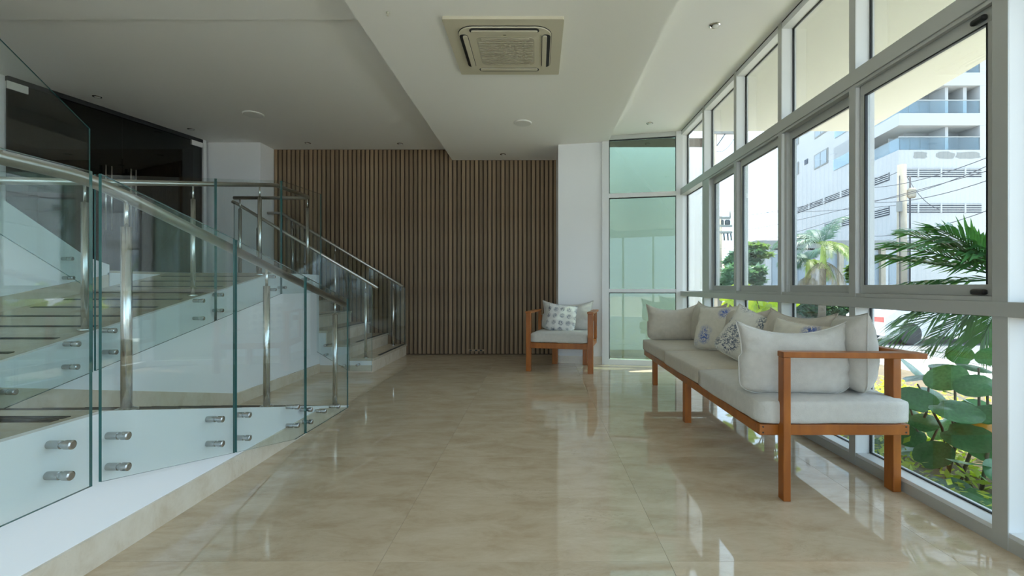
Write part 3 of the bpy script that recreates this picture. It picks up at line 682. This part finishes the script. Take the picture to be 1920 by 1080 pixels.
pillow('throw_pillow', .42, .42, .13, M_sketch, (1.525, 3.66, ZSEAT+.025), (math.radians(28), math.radians(-20), HP+math.radians(34)), 'tilted throw pillow with grey leaf sketch print', 'pillow', 8)
pillow('throw_pillow', .40, .40, .12, M_blue, (1.555, 2.97, ZSEAT-.01), (math.radians(22), math.radians(-6), HP+math.radians(25)), 'printed throw pillow peeking out behind the large near cushion', 'pillow', 9)

# ---- armchair
ch = root('armchair', (.276, 5.99, 0), 'teak armchair with linen cushions beside the white column', 'armchair', rz=math.radians(-12.8), world=False)
def cb(name, x0, x1, y0, y1, z0, z1, mat=M_teak, bev=.004): return MB().box(x0, x1, y0, y1, z0, z1, bev=bev).build(name, mat, ch)
W_ = .435
cb('leg', -W_, -W_+.062, -.02, .035, 0, .752); cb('leg', W_-.070, W_, -.02, .035, 0, .752)
cb('leg', -.215, -.14, .63, .69, 0, .32); cb('leg', .22, .285, .63, .69, 0, .32)
cb('front_rail', -W_+.05, W_-.06, .0, .032, .30, .372)
cb('side_rail', -W_+.02, -W_+.055, .03, .70, .31, .372); cb('side_rail', W_-.06, W_-.025, .03, .70, .31, .372); cb('rear_rail', -W_+.02, W_-.025, .67, .70, .31, .372)
cb('armrest', -W_-.006, -W_+.066, -.03, .66, .752, .778); cb('armrest', W_-.074, W_+.006, -.03, .66, .752, .778)
cb('backrest_post', -W_+.015, -W_+.055, .64, .69, .372, .752); cb('backrest_post', W_-.06, W_-.02, .64, .69, .372, .752)
cb('backrest_rail', -W_+.015, W_-.02, .65, .685, .62, .69)
soft_box(MB(), -W_+.048, W_-.072, -.015, .66, .372, .497, .03, .012, 9).build('seat_cushion', M_lin2, ch)
def chl(x, y, z): c, s_ = math.cos(math.radians(-12.8)), math.sin(math.radians(-12.8)); return (.276+x*c-y*s_, 5.99+x*s_+y*c, z)
pillow('linen_cushion', .72, .42, .17, M_lin2, chl(.015, .50, .495), (math.radians(-14), 0, math.radians(-12.8)), 'pale linen back cushion of the armchair', 'cushion', 11, sag=.05)
pillow('throw_pillow', .40, .37, .12, M_motif, chl(-.05, .30, .500), (math.radians(-20), math.radians(5), math.radians(-14)), 'white pillow with small dark motifs on the armchair', 'pillow', 12, pinch=.04)

# =================================================================== OUTSIDE
struct(MB().box(-80, 120, -60, 160, -.8, -.5).build('ground_street', M_ground), 'pale paved street outside', 'ground')
struct(MB().box(2.10, 5.2, -5, 12, -.5, -.08).build('ground_bed', M_soil), 'planting bed directly outside the windows', 'ground')
struct(MB().box(9.0, 29.0, -60, 140, -.5, -.49).build('ground_road', principled('asphalt', (.16, .16, .16), .9, noise_amt=.15, noise_scale=2)), 'grey asphalt road added outside to cut bounce light', 'road')  # dark strip added to reduce ground bounce onto the building opposite
# ---- building across the street
YB = 38.0; sB = YB/F
def bx_(px): return (px-CX)*sB
def bz_(py): return EYE+(CY-py)*sB
XC = bx_(1685)
bld = root('apartment_building', (XC+6, YB+8, -.5), 'large white apartment block with glass balconies across the street', 'building')
WX = lambda Y: XC+.122*(Y-YB)
def wpt(px, py=None):
    r = (px-CX)/F; Y = (XC-.122*YB)/(r-.122); return Y, (None if py is None else EYE+(CY-py)*Y/F)
YE = wpt(1475)[0]; ZTOP = 24.0
RD = 2.0
# main body set back behind the balconies; solid lower storeys
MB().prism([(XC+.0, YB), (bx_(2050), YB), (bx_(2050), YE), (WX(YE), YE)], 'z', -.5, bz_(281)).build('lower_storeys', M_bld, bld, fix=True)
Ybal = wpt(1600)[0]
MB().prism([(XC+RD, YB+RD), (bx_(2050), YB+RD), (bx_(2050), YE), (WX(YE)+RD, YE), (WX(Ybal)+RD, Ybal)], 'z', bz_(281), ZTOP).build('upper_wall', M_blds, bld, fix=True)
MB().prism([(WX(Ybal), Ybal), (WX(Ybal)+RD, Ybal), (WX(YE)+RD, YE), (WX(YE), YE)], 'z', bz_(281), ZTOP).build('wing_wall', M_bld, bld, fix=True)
for (ya, yb) in ((235, 212), (160, 136), (92, 66), (10, -10)):
    MB().prism([(XC, YB), (bx_(2050), YB), (bx_(2050), YB+RD), (XC+RD+.3, YB+RD), (WX(Ybal)+RD, Ybal), (WX(Ybal), Ybal)], 'z', bz_(ya), bz_(ya-(ya-yb))).build('balcony_slab', M_bld, bld, fix=True)
for px0, px1 in ((1780, 1786), (1814, 1821), (1838, 1851)):
    zt = ZTOP
    MB().box(bx_(px0), bx_(px1), YB+(.02 if px0 == 1838 else .4), YB+RD, bz_(281 if px0 != 1814 else 212), zt).build('pier', M_bld, bld)
# balcony doors
for (p0, p1, y0, y1) in ((1700, 1780, 278, 246), (1716, 1780, 211, 173), (1824, 1838, 211, 173), (1796, 1836, 135, 104), (1856, 1900, 278, 246), (1856, 1900, 211, 173), (1856, 1900, 135, 104)):
    nn = max(1, int((p1-p0)/20)); ww = (p1-p0)/nn
    for i in range(nn):
        f_ = MB().box(bx_(p0+ww*i), bx_(p0+ww*(i+1)), YB+RD-.10, YB+RD, bz_(y0), bz_(y1)).build('door_frame', M_bldg, bld)
        g_ = MB().box(bx_(p0+ww*i+1.2), bx_(p0+ww*(i+1)-1.2), YB+RD-.13, YB+RD-.09, bz_(y0-1), bz_(y1+2)).build('door_pane', M_winb, f_); g_.matrix_parent_inverse = Matrix.Identity(4)
# balcony glass rails (frontal and along the wing)
for (y0, y1) in ((280, 257), (211, 188), (135, 112)):
    MB().box(XC+.1, bx_(1838), YB+.06, YB+.09, bz_(y0), bz_(y1)).build('balcony_glass', G_bal, bld)
    MB().prism([(XC+.08, YB+.1), (XC+.12, YB+.1), (WX(Ybal)+.12, Ybal), (WX(Ybal)+.08, Ybal)], 'z', bz_(y0), bz_(y1)).build('balcony_glass', G_bal, bld, fix=True)
    MB().box(XC+.05, bx_(1838), YB+.04, YB+.11, bz_(y1), bz_(y1)+.06).build('top_rail', M_bld, bld)
# peeling render patches
for (cxp, w_, seed) in ((1725, 26, 1), (1772, 34, 2), (1815, 46, 3)):
    rr = random.Random(seed); pts = []
    for k in range(18):
        a = 2*math.pi*k/18; r_ = 1+rr.uniform(-.12, .12); pts.append((bx_(cxp)+math.copysign(abs(math.cos(a))**.6, math.cos(a))*w_/2*sB*r_, bz_(291)+math.copysign(abs(math.sin(a))**.6, math.sin(a))*6.5*sB*r_))
    MB().prism(pts, 'y', YB-.01, YB).build('bare_render_patch', M_bldg, bld, fix=True)
# louvre bands
def louvre_front(ya, yb, p0, p1):
    fr_ = MB().box(bx_(p0), bx_(p1), YB-.02, YB+.02, bz_(yb), bz_(ya)).build('louvre_opening', M_louv, bld)
    for i in range(4):
        z = bz_(yb)+(bz_(ya)-bz_(yb))*(i+.75)/4.2
        q = MB().box(bx_(p0), bx_(p1), YB-.10, YB-.03, z-.035, z+.035).build('louvre_slat', M_bld, fr_); q.matrix_parent_inverse = Matrix.Identity(4)
    for p in (1720, 1763, 1808):
        q = MB().box(bx_(p-1.4), bx_(p+1.4), YB-.12, YB-.02, bz_(yb), bz_(ya)).build('louvre_post', M_bld, fr_); q.matrix_parent_inverse = Matrix.Identity(4)
louvre_front(316, 332, 1697, 1840); louvre_front(382, 399, 1700, 1840)
def wing_slab(Y0, Y1, z0, z1, d0, d1, name, mat, parent):
    q = MB().prism([(WX(Y0)-d1, Y0), (WX(Y0)-d0, Y0), (WX(Y1)-d0, Y1), (WX(Y1)-d1, Y1)], 'z', z0, z1).build(name, mat, parent, fix=True)
    if parent is not bld: q.matrix_parent_inverse = Matrix.Identity(4)
    return q
for (ya, yb, pl) in ((316, 332, 1477), (382, 399, 1545)):
    Y0 = wpt(1668)[0]; Y1 = wpt(pl)[0]
    f_ = wing_slab(Y0, Y1, bz_(yb), bz_(ya), -.02, .02, 'louvre_opening', M_louv, bld)
    for i in range(4):
        z = bz_(yb)+(bz_(ya)-bz_(yb))*(i+.75)/4.2; wing_slab(Y0, Y1, z-.035, z+.035, .03, .10, 'louvre_slat', M_bld, f_)
    for p in (1636, 1612, 1580, 1548, 1520, 1497):
        if p > pl: Yp = wpt(p)[0]; wing_slab(Yp, Yp+.35, bz_(yb), bz_(ya), .02, .12, 'louvre_post', M_bld, f_)
# wing windows and balcony openings
for (p0, p1, ya, yb, nm_) in ((1481, 1498, 252, 276, 'w'), (1481, 1498, 308, 331, 'w'), (1527, 1553, 284, 312, 'w'), (1528, 1553, 230, 253, 'w'), (1509, 1515, 299, 308, 'v'), (1511, 1518, 238, 248, 'v')):
    pm = (p0+p1)/2; Ya, za = wpt(p1, ya); Yb, zb = wpt(p0, yb); _, za = wpt(pm, ya); _, zb = wpt(pm, yb)
    f_ = wing_slab(Ya, Yb, zb, za, -.05, .06, 'window_frame' if nm_ == 'w' else 'air_vent', M_bldg if nm_ == 'w' else M_louv, bld)
    if nm_ == 'w':
        ym = (Ya+Yb)/2
        wing_slab(Ya+.25, ym-.08, zb+.12, za-.12, .06, .09, 'window_pane', M_winb, f_); wing_slab(ym+.08, Yb-.25, zb+.12, za-.12, .06, .09, 'window_pane', M_winb, f_)
for (p0, p1, ya, yb) in ((1564, 1598, 268, 312), (1566, 1598, 222, 250)):
    Ya = wpt(p1)[0]; Yb = wpt(p0)[0]; _, z0 = wpt((p0+p1)/2, yb); _, z1 = wpt((p0+p1)/2, ya)
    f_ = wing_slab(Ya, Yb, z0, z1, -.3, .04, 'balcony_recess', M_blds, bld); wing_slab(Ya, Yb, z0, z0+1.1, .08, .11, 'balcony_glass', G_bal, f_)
# street level storefront behind the palms
shop = root('shopfront', (26.5, 40.0, -.5), 'low grey shopfront with columns behind the far palm tree', 'building')
MB().box(17.0, 29.0, 36.0, 37.5, -.5, bz_(462)*.9).build('wall', M_greyb, shop)
MB().box(16.6, 29.4, 35.6, 37.5, 4.0, 4.6).build('canopy', M_bldg, shop)
for i, xx in enumerate((17.4, 19.4, 21.2, 23.0, 24.6, 26.2, 28.4)): MB().box(xx, xx+.35, 35.7, 36.0, -.5, 4.0).build('column', M_bld if i % 2 == 0 else M_conc, shop)
for xx in (18.0, 20.0, 21.9, 23.5, 25.2, 27.0): MB().box(xx, xx+1.1, 35.95, 36.02, .2, 3.6).build('shop_window', M_winb, shop)
# house with clay roof
hs = root('house', (30, 66, -.5), 'low house with a clay tiled roof behind the leafy tree', 'house')
MB().box(26, 38.0, 64, 72, -.5, 3.4).build('wall', M_conc, hs)
MB().prism([(63.2, 3.3), (68, 5.0), (72.8, 3.3)], 'x', 25.4, 38.6).build('roof', M_roof, hs, fix=True)
for xx in (28, 31, 34.5): MB().box(xx, xx+1.3, 63.9, 64.02, .8, 2.2).build('window', M_winb, hs)
# ---- utility poles
def pole_conc(px, py, Y, r, label, name='utility_pole'):
    p = on_y(px, py, Y); o = root(name, (p.x, Y, -.5), label, 'utility pole')
    MB().tube([(p.x, Y, -.5), (p.x, Y, p.z)], r*1.15, 14, r2=r*.95).build('shaft', M_conc, o); return o, p
po, pp = pole_conc(1691, 309, 20, .175, 'thick concrete utility pole in front of the white building')
MB().lathe([(.12, 0), (.16, .06), (.16, .34), (.10, .42)], (pp.x+.26, 19.8, on_y(1697, 364, 20).z-.2), 14).build('meter_drum', M_conc, po, fix=True)
for dx in (-.20, .20, .24): MB().tube([(pp.x+dx, 19.85, 1.0), (pp.x+dx*1.05, 19.85, pp.z-.5)], .018, 6).build('cable', M_wire, po)
MB().box(pp.x-.28, pp.x-.17, 19.75, 19.95, on_y(1682, 398, 20).z, on_y(1682, 380, 20).z).build('meter_box', M_bldg, po)
p2, q2 = pole_conc(1348, 406, 34, .20, 'slim utility pole with crossarms at the far left of the view')
for (ya, xl, xr) in ((409, 1340, 1368), (424, 1340, 1371), (436, 1340, 1371)):
    a = on_y(xl, ya, 34); b_ = on_y(xr, ya, 34); MB().box(a.x, b_.x, 33.8, 34.0, a.z-.08, a.z+.08).build('crossarm', M_bldg, p2)
for px in (1344, 1353, 1361, 1365): a = on_y(px, 423, 34); MB().lathe([(.08, 0), (.13, .1), (.13, .32), (.06, .42)], (a.x, 33.9, a.z), 10).build('insulator', M_wire, p2, fix=True)
a = on_y(1368, 409, 34); MB().tube([(a.x, 33.9, a.z), (a.x, 33.9, a.z+.45)], .05, 6).build('arm_tip', M_bldg, p2)
for px in (1356, 1363, 1369): a = on_y(px, 437, 34); MB().tube([(a.x, 33.9, a.z), (a.x+.05, 33.9, a.z-.55)], .06, 6).build('insulator', M_wire, p2)
p3, q3 = pole_conc(1337, 225, 20, .16, 'taller utility pole with transformers half hidden by a window mullion')
a = on_y(1332, 251, 20); b_ = on_y(1380, 251, 20); MB().box(a.x, b_.x, 19.8, 19.95, a.z-.05, a.z+.05).build('crossarm', M_bldg, p3)
for px in (1349, 1373): a = on_y(px, 250, 20); MB().lathe([(.10, 0), (.13, .03), (.13, .38), (.08, .44)], (a.x, 19.88, a.z), 14).build('transformer', M_blds, p3, fix=True)
a = on_y(1358, 252, 20); c_ = on_y(1342, 275, 20); MB().tube([(a.x, 19.85, a.z), (c_.x, 19.85, c_.z)], .025, 6).build('brace', M_wire, p3)
# ---- overhead wires
def wire(p, q, sag=.25, r=.012):
    p, q = Vector(p), Vector(q); pts = [p.lerp(q, t/10)-Vector((0, 0, sag*4*(t/10)*(1-t/10))) for t in range(11)]
    return tag(MB().tube(pts, r, 5).build('power_line', M_wire), 'thin black overhead power line crossing the street view', 'power line', 'overhead power lines')
for (x0, y0, x1, y1, Ya, Yb) in ((1340, 408, 1610, 362, 34, 22), (1340, 395, 1700, 383, 34, 24), (1340, 440, 1860, 318, 34, 14), (1610, 352, 1870, 288, 21, 12), (1610, 378, 1870, 303, 21, 12), (1620, 442, 1870, 388, 21, 12),
                                 (1620, 378, 1870, 332, 20, 12), (1340, 468, 1600, 400, 33, 24), (1340, 283, 1379, 256, 20, 19), (1620, 330, 1700, 312, 22, 20), (1700, 330, 1760, 392, 20, 19)):
    wire(on_y(x0, y0, Ya), on_y(x1, y1, Yb))

# ---- palms
def frond(mb, base, direction, length, droop, nleaf, leaflen, width, twist=0, mi=0, vee=.5, seed=0):
    rr = random.Random(seed); d = Vector(direction).normalized(); pts = []
    p = Vector(base); step = length/16
    for i in range(17):
        pts.append(p.copy()); p = p+d*step; d = (d+Vector((0, 0, -droop/16))).normalized()
    mb.tube(pts, .012*length/1.5*1.2, 5, mi, r2=.003)
    for k in range(nleaf):
        t = .12+.88*k/nleaf; i = min(15, int(t*16)); f = t*16-i; c = pts[i].lerp(pts[i+1], f); tg = (pts[i+1]-pts[i]).normalized()
        side = tg.cross(Vector((0, 0, 1))).normalized(); up = side.cross(tg).normalized()
        ll = leaflen*(math.sin(math.pi*min(1, .18+.82*t))**.6*.9+.12)*rr.uniform(.85, 1.1)
        for sg in (-1, 1):
            dr = (tg*(.55+.5*t)+side*sg*(1.0-.35*t)+up*vee*rr.uniform(.6, 1.2)).normalized()
            a = c; b = c+dr*ll*.5; e = c+dr*ll+Vector((0, 0, -ll*rr.uniform(.12, .4)))
            wv = tg*width*.5; b += Vector((0, 0, -.02*ll))
            mb.add([a-wv*.35, a+wv*.35, b+wv, e, b-wv], [(0, 1, 2, 4), (4, 2, 3)], mi, False)
pal = root('palm_plant', (3.05, 2.93, -.08), 'palm with long green fronds just outside the nearest window', 'palm')
MB().tube([(3.05, 2.93, -.1), (3.03, 2.93, .6), (2.98, 2.92, 1.16)], .07, 14, r2=.06).build('trunk', M_bark, pal)
pb = Vector((2.98, 2.92, 1.15))
def aim(px, py, Y): return on_y(px, py, Y)-pb
fr_list = [(aim(1650, 468, 3.3), 1.05, .20, 1), (aim(1640, 535, 3.4), 1.05, .15, 2), (aim(1715, 418, 3.2), 1.0, .35, 3), (aim(1800, 428, 3.1), 1.0, .4, 4), (aim(1648, 632, 3.2), 1.0, .15, 5), (aim(1735, 640, 3.1), 1.0, .2, 6),
           (aim(1690, 590, 3.35), 1.05, .15, 7), (aim(1840, 628, 2.95), .9, .2, 8), (Vector((.5, .5, .4)), 1.6, .9, 9), (Vector((.6, -.5, .5)), 1.5, .9, 10), (aim(1860, 440, 3.3), 1.1, .5, 11), (aim(1680, 440, 3.15), 1.0, .25, 13), (aim(1760, 405, 3.0), .9, .3, 15)]
for (d, L_, dr, sd) in fr_list:
    mb = MB(); frond(mb, pb, d, max(.45, d.length*L_), dr, 26, .40, .030, seed=sd, vee=.2); mb.build('frond', M_palm, pal)
def far_palm(px, ybase, Y, h_z, label, seed, rl=2.6, dry=True):
    rr = random.Random(seed); bx0 = (px-CX)*Y/F
    o = root('palm_tree', (bx0, Y, -.5), label, 'palm')
    MB().tube([(bx0, Y, -.5), (bx0+.05, Y, h_z-1.0)], .17, 12, r2=.13).build('trunk', M_bark, o)
    MB().tube([(bx0+.05, Y, h_z-1.05), (bx0+.06, Y, h_z-.55), (bx0+.06, Y, h_z)], .17, 12, r2=.09).build('crownshaft', M_shaft, o)
    for k in range(15):
        a = 2.4*k+rr.uniform(-.2, .2); el = .15+1.15*((k*.618) % 1)
        d = (math.cos(a)*math.cos(el), math.sin(a)*math.cos(el), math.sin(el)); mb = MB()
        frond(mb, (bx0+.06, Y, h_z), d, rl*rr.uniform(.85, 1.1), 2.0, 30, .62, .06, seed=seed*31+k, vee=-.1)
        mb.build('frond', M_palmyel if k in (2, 7) else M_palmfar, o)
    if dry:
        for k in range(4):
            a = 1.7*k+.4; mb = MB(); frond(mb, (bx0+.05, Y, h_z-.7), (math.cos(a), math.sin(a), -.3), rl*.75, 2.2, 22, .5, .06, seed=seed*77+k, vee=-.2); mb.build('dry_frond', M_palmdry, o)
far_palm(1541, 540, 22, on_y(1541, 462, 22).z, 'feathery palm tree with yellowish crown in front of the shopfront', 3, 2.5)
far_palm(1513, 540, 24, on_y(1513, 492, 24).z, 'shorter palm tree just left of the yellowish palm', 5, 1.5)

# ---- leafy trees
def leaf_cloud(mb, c, rx, ry, rz, n, size, rr, flat=.5):
    for _ in range(n):
        while True:
            v = Vector((rr.uniform(-1, 1), rr.uniform(-1, 1), rr.uniform(-1, 1)))
            if v.length <= 1 and v.length > .25: break
        p = Vector((c[0]+v.x*rx, c[1]+v.y*ry, c[2]+v.z*rz)); nrm = Vector((rr.gauss(0, flat), rr.gauss(0, flat), 1)).normalized()
        a = nrm.cross(Vector((rr.gauss(0, 1), rr.gauss(0, 1), rr.gauss(0, .3)))).normalized(); b = nrm.cross(a); s_ = size*rr.uniform(.6, 1.3)
        mb.add([p-a*s_, p-b*s_*.45, p+a*s_, p+b*s_*.45], [(0, 1, 2, 3)])
rr = random.Random(5)
def tree(px, Y, zb, label, clouds, mats, tr=.16):
    X = (px-CX)*Y/F; o = root('leafy_tree', (X, Y, -.5), label, 'tree')
    MB().tube([(X, Y, -.5), (X+.1, Y, zb)], tr, 10, r2=tr*.5).build('trunk', M_bark, o)
    for j, m in enumerate(mats):
        mb = MB()
        for (cpx, cpy, wpx, hpx, mi, n) in clouds:
            if mi != j: continue
            c = on_y(cpx, cpy, Y); leaf_cloud(mb, c, wpx*Y/F, wpx*Y/F, hpx*Y/F, n, .30, rr)
            if True: mb.tube([(X+.08, Y, min(zb, c.z-.2)), tuple(c)], .05, 5)
        tag(mb.build('foliage', m, o), kind='stuff')
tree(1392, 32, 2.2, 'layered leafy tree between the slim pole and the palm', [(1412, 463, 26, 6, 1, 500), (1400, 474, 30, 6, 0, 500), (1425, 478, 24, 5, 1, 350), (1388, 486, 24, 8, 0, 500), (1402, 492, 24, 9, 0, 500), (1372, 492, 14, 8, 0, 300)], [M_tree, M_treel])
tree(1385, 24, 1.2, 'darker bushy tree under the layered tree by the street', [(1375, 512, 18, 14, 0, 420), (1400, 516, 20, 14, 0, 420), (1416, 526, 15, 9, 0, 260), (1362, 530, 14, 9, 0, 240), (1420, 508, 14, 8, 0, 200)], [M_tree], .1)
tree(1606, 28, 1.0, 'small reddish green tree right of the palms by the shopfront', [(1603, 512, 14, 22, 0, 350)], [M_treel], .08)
# hedge seen under the lower transom
hg = root('hedge', (15, 24, -.5), 'grey green hedge across the street seen under the window transom', 'hedge')
mb = MB()
for i in range(9): leaf_cloud(mb, on_y(1500+14*i, 580, 24), .6, .6, .55, 420, .13, rr)
tag(mb.build('foliage', M_tree, hg), kind='stuff'); MB().box(13.2, 16.8, 23.8, 24.3, -.5, -.25).build('planter_edge', M_conc, hg)
# croton bushes with lime leaves by the far panes
def leaf_mesh(name, mat, n=16, cup=.12, aspect=1.0, fold=.10, wav=.03, seed=0):
    rr = random.Random(seed); vs = [(0, 0, 0)]; R_ = 3
    for i in range(1, R_+1):
        for j in range(n):
            a = 2*math.pi*j/n; r_ = i/R_; notch = 1-.22*math.exp(-((a-math.pi)/.30)**2) if i == R_ else 1
            x = math.cos(a)*r_*notch; y = math.sin(a)*r_*aspect
            z = -cup*r_*r_+fold*abs(y)+wav*math.sin(3*a+seed)*r_
            vs.append((x, y, z))
    fs = [(0, 1+j, 1+(j+1) % n) for j in range(n)]
    for i in range(R_-1):
        for j in range(n): fs.append((1+i*n+j, 1+(i+1)*n+j, 1+(i+1)*n+(j+1) % n, 1+i*n+(j+1) % n))
    return MB().add(vs, fs, 0, True).mesh(name, mat)
LG = [leaf_mesh('leaf', M_lgrape, seed=s_, aspect=.95) for s_ in (0, 1, 2)]
LO = leaf_mesh('leaf', M_lor, seed=4, aspect=.7, cup=.3)
LY = leaf_mesh('leaf', M_lyel, seed=5, aspect=.85)
VEIN = None
def place_leaf(me, parent, pos, size, nrm, yaw):
    o = bpy.data.objects.new('leaf', me); COL.objects.link(o); o.parent = parent
    o.matrix_parent_inverse = Matrix.Translation(-Vector(parent.location))
    q = Vector(nrm).normalized().to_track_quat('Z', 'Y'); o.rotation_mode = 'QUATERNION'
    o.rotation_quaternion = q @ Euler((0, 0, yaw)).to_quaternion(); o.location = pos; o.scale = (size, size, size); return o
gp = root('sea_grape_shrub', (2.55, 2.75, -.08), 'shrub with large round leaves outside the nearest window', 'shrub')
rr = random.Random(21)
key = [(1749, 658, 20, 2.45), (1773, 707, 36, 2.40), (1829, 722, 34, 2.42), (1727, 707, 32, 2.55), (1793, 769, 42, 2.36), (1718, 747, 36, 2.42), (1733, 791, 26, 2.6), (1815, 818, 42, 2.38), (1749, 851, 34, 2.42), (1815, 867, 34, 2.34),
       (1789, 920, 40, 2.32), (1842, 942, 34, 2.32), (1833, 690, 34, 2.62), (1856, 775, 32, 2.5), (1653, 838, 26, 2.45), (1704, 844, 26, 2.5), (1854, 668, 22, 2.6), (1706, 815, 26, 2.55), (1770, 690, 24, 2.75), (1712, 690, 26, 2.7), (1800, 745, 30, 2.7),
       (1850, 835, 34, 2.6), (1765, 800, 30, 2.75), (1835, 770, 30, 2.72), (1740, 740, 28, 2.8), (1880, 890, 34, 2.45), (1890, 730, 40, 2.6), (1885, 810, 38, 2.6), (1695, 770, 26, 2.7), (1855, 905, 26, 2.55), (1700, 880, 20, 2.6), (1675, 800, 24, 2.7),
       (1930, 780, 40, 2.5), (1940, 850, 40, 2.45), (1800, 665, 22, 2.85)]
lm = 0
for i, (px, py, rp, X) in enumerate(key):
    p = on_x(px, py, X); sz = rp*p.y/F
    nr = Vector((-.20+rr.gauss(0, .38), -.38+rr.gauss(0, .30), .90+rr.gauss(0, .12)))
    place_leaf(LG[i % 3], gp, p, sz*1.0, nr, rr.uniform(0, 6.28))
for (px, py, rp, X) in ((1849, 800, 18, 2.5), (1846, 812, 14, 2.52)):
    p = on_x(px, py, X); place_leaf(LO, gp, p, rp*p.y/F*1.2, (-.3, -.8, .4), rr.uniform(0, 6))
stems = [(1700, 960, 1745, 690, 2.6), (1760, 965, 1790, 700, 2.6), (1800, 975, 1835, 690, 2.55), (1780, 960, 1720, 720, 2.62), (1840, 985, 1850, 720, 2.55), (1775, 965, 1778, 750, 2.5), (1735, 940, 1705, 760, 2.58), (1825, 985, 1770, 840, 2.5), (1870, 990, 1862, 700, 2.6), (1720, 930, 1760, 800, 2.66)]
for (a0, b0, a1, b1, X) in stems:
    p0 = on_x(a0, b0, X); p0.z = -.08; p1 = on_x(a1, b1, X); mid = p0.lerp(p1, .5)+Vector((.03, .04*rr.uniform(-1, 1), 0))
    MB().tube([p0, mid, p1], .011, 7, r2=.006).build('stem', M_bark, gp)
for bi, (x_, y_, lab) in enumerate(((2.65, 6.15, 'lime leaved croton outside the farthest low pane'), (2.62, 5.25, 'lime leaved croton behind the sofa cushions and the next pane'))):
    cr = root('croton_shrub', (x_, y_, -.08), lab, 'shrub')
    for k in range(8):
        a = k*2.4; tip = Vector((x_+.22*math.cos(a)*rr.uniform(.4, 1), y_+.22*math.sin(a)*rr.uniform(.4, 1), rr.uniform(.7, 1.02)))
        MB().tube([(x_, y_, -.08), tip.lerp(Vector((x_, y_, .4)), .4), tip], .010, 6, r2=.005).build('stem', M_bark, cr)
        for q in range(3):
            place_leaf(LY, cr, tip+Vector((rr.gauss(0, .05), rr.gauss(0, .05), rr.gauss(0, .06))), rr.uniform(.07, .11), (rr.gauss(-.3, .4), -.5+rr.gauss(0, .3), .7), rr.uniform(0, 6.28))
# ground cover
mb = MB()
for _ in range(5200):
    x_ = rr.uniform(2.15, 4.2); y_ = rr.uniform(1.6, 5.6); z_ = -.08+rr.uniform(0, .16)*(.4+.6*rr.random())
    leaf = Vector((rr.gauss(0, .5), rr.gauss(0, .5), 1)).normalized(); a = leaf.cross(Vector((rr.gauss(0, 1), rr.gauss(0, 1), .1))).normalized(); b_ = leaf.cross(a); s_ = rr.uniform(.012, .028)
    p = Vector((x_, y_, z_)); mb.add([p-a*s_*1.6, p-b_*s_*.7, p+a*s_*1.6, p+b_*s_*.7], [(0, 1, 2, 3)])
tag(mb.build('ground_cover', M_grass), 'yellow green ground cover plants under the shrub outside', 'plants', kind='stuff')
# ---- sign wall with lettering
YS = 17.0
sg = root('sign_wall', (on_y(1820, 650, YS).x, YS, -.5), 'long white sign with pale green capital letters across the street', 'sign')
a = on_y(1735, 632, YS); b_ = on_y(1990, 676, YS)
MB().box(a.x, b_.x, YS, YS+.12, b_.z, a.z).build('board', M_sign, sg)
MB().box(a.x+.1, a.x+.2, YS, YS+.1, -.5, b_.z).box(b_.x-.2, b_.x-.1, YS, YS+.1, -.5, b_.z).build('support', M_conc, sg)
cu = bpy.data.curves.new('sign_text', 'FONT'); cu.body = 'BERLINASTUR'; cu.size = .62; cu.extrude = .01; cu.align_x = 'LEFT'; cu.space_character = 1.0
to = bpy.data.objects.new('tmp_text', cu); COL.objects.link(to)
dg = bpy.context.evaluated_depsgraph_get(); tme = bpy.data.meshes.new_from_object(to.evaluated_get(dg)); bpy.data.objects.remove(to)
tme.materials.clear(); tme.materials.append(M_green)
wtx = max(v.co.x for v in tme.vertices)
pl = on_y(1772, 672, YS); scl = (on_y(1878, 672, YS).x-pl.x)/wtx
for v in tme.vertices: v.co = Vector((pl.x+v.co.x*scl, YS-.02-v.co.z, pl.z+v.co.y*scl*1.25))
link('lettering', tme, sg)
# ---- parked cars in the street
def car(px, py, Y, label, col, L_=4.0):
    c = on_y(px, py, Y); o = root('parked_car', (c.x, Y, -.5), label, 'car')
    prof = [(-L_/2, .25), (-L_/2, .75), (-L_*.42, .92), (-L_*.27, 1.38), (L_*.12, 1.42), (L_*.27, .98), (L_*.47, .84), (L_/2, .55), (L_/2, .25)]
    MB().prism([(c.x+u, v-.5) for u, v in prof], 'y', Y-.8, Y+.8).build('body', col, o, fix=True)
    MB().prism([(c.x+u, v-.5) for u, v in ((-L_*.38, .95), (-L_*.26, 1.32), (L_*.10, 1.35), (L_*.23, .97))], 'y', Y-.815, Y+.815).build('window', M_winb, o, fix=True)
    for u in (-L_*.31, L_*.31):
        for yy in (Y-.82, Y+.62): MB().lathe([(.30, 0), (.31, .04), (.31, .16), (.30, .2)], (c.x+u, yy, -.19), 18, 'y').build('wheel', M_black, o, fix=True)
    MB().box(c.x-L_/2-.02, c.x-L_/2+.06, Y-.75, Y-.4, .12, .26).build('tail_lamp', M_red, o)
car(1738, 660, 13.5, 'white car parked beyond the shrub below the sign', M_car, 3.6)

for o in ROOTS:
    if '_world' in o: del o['_world']
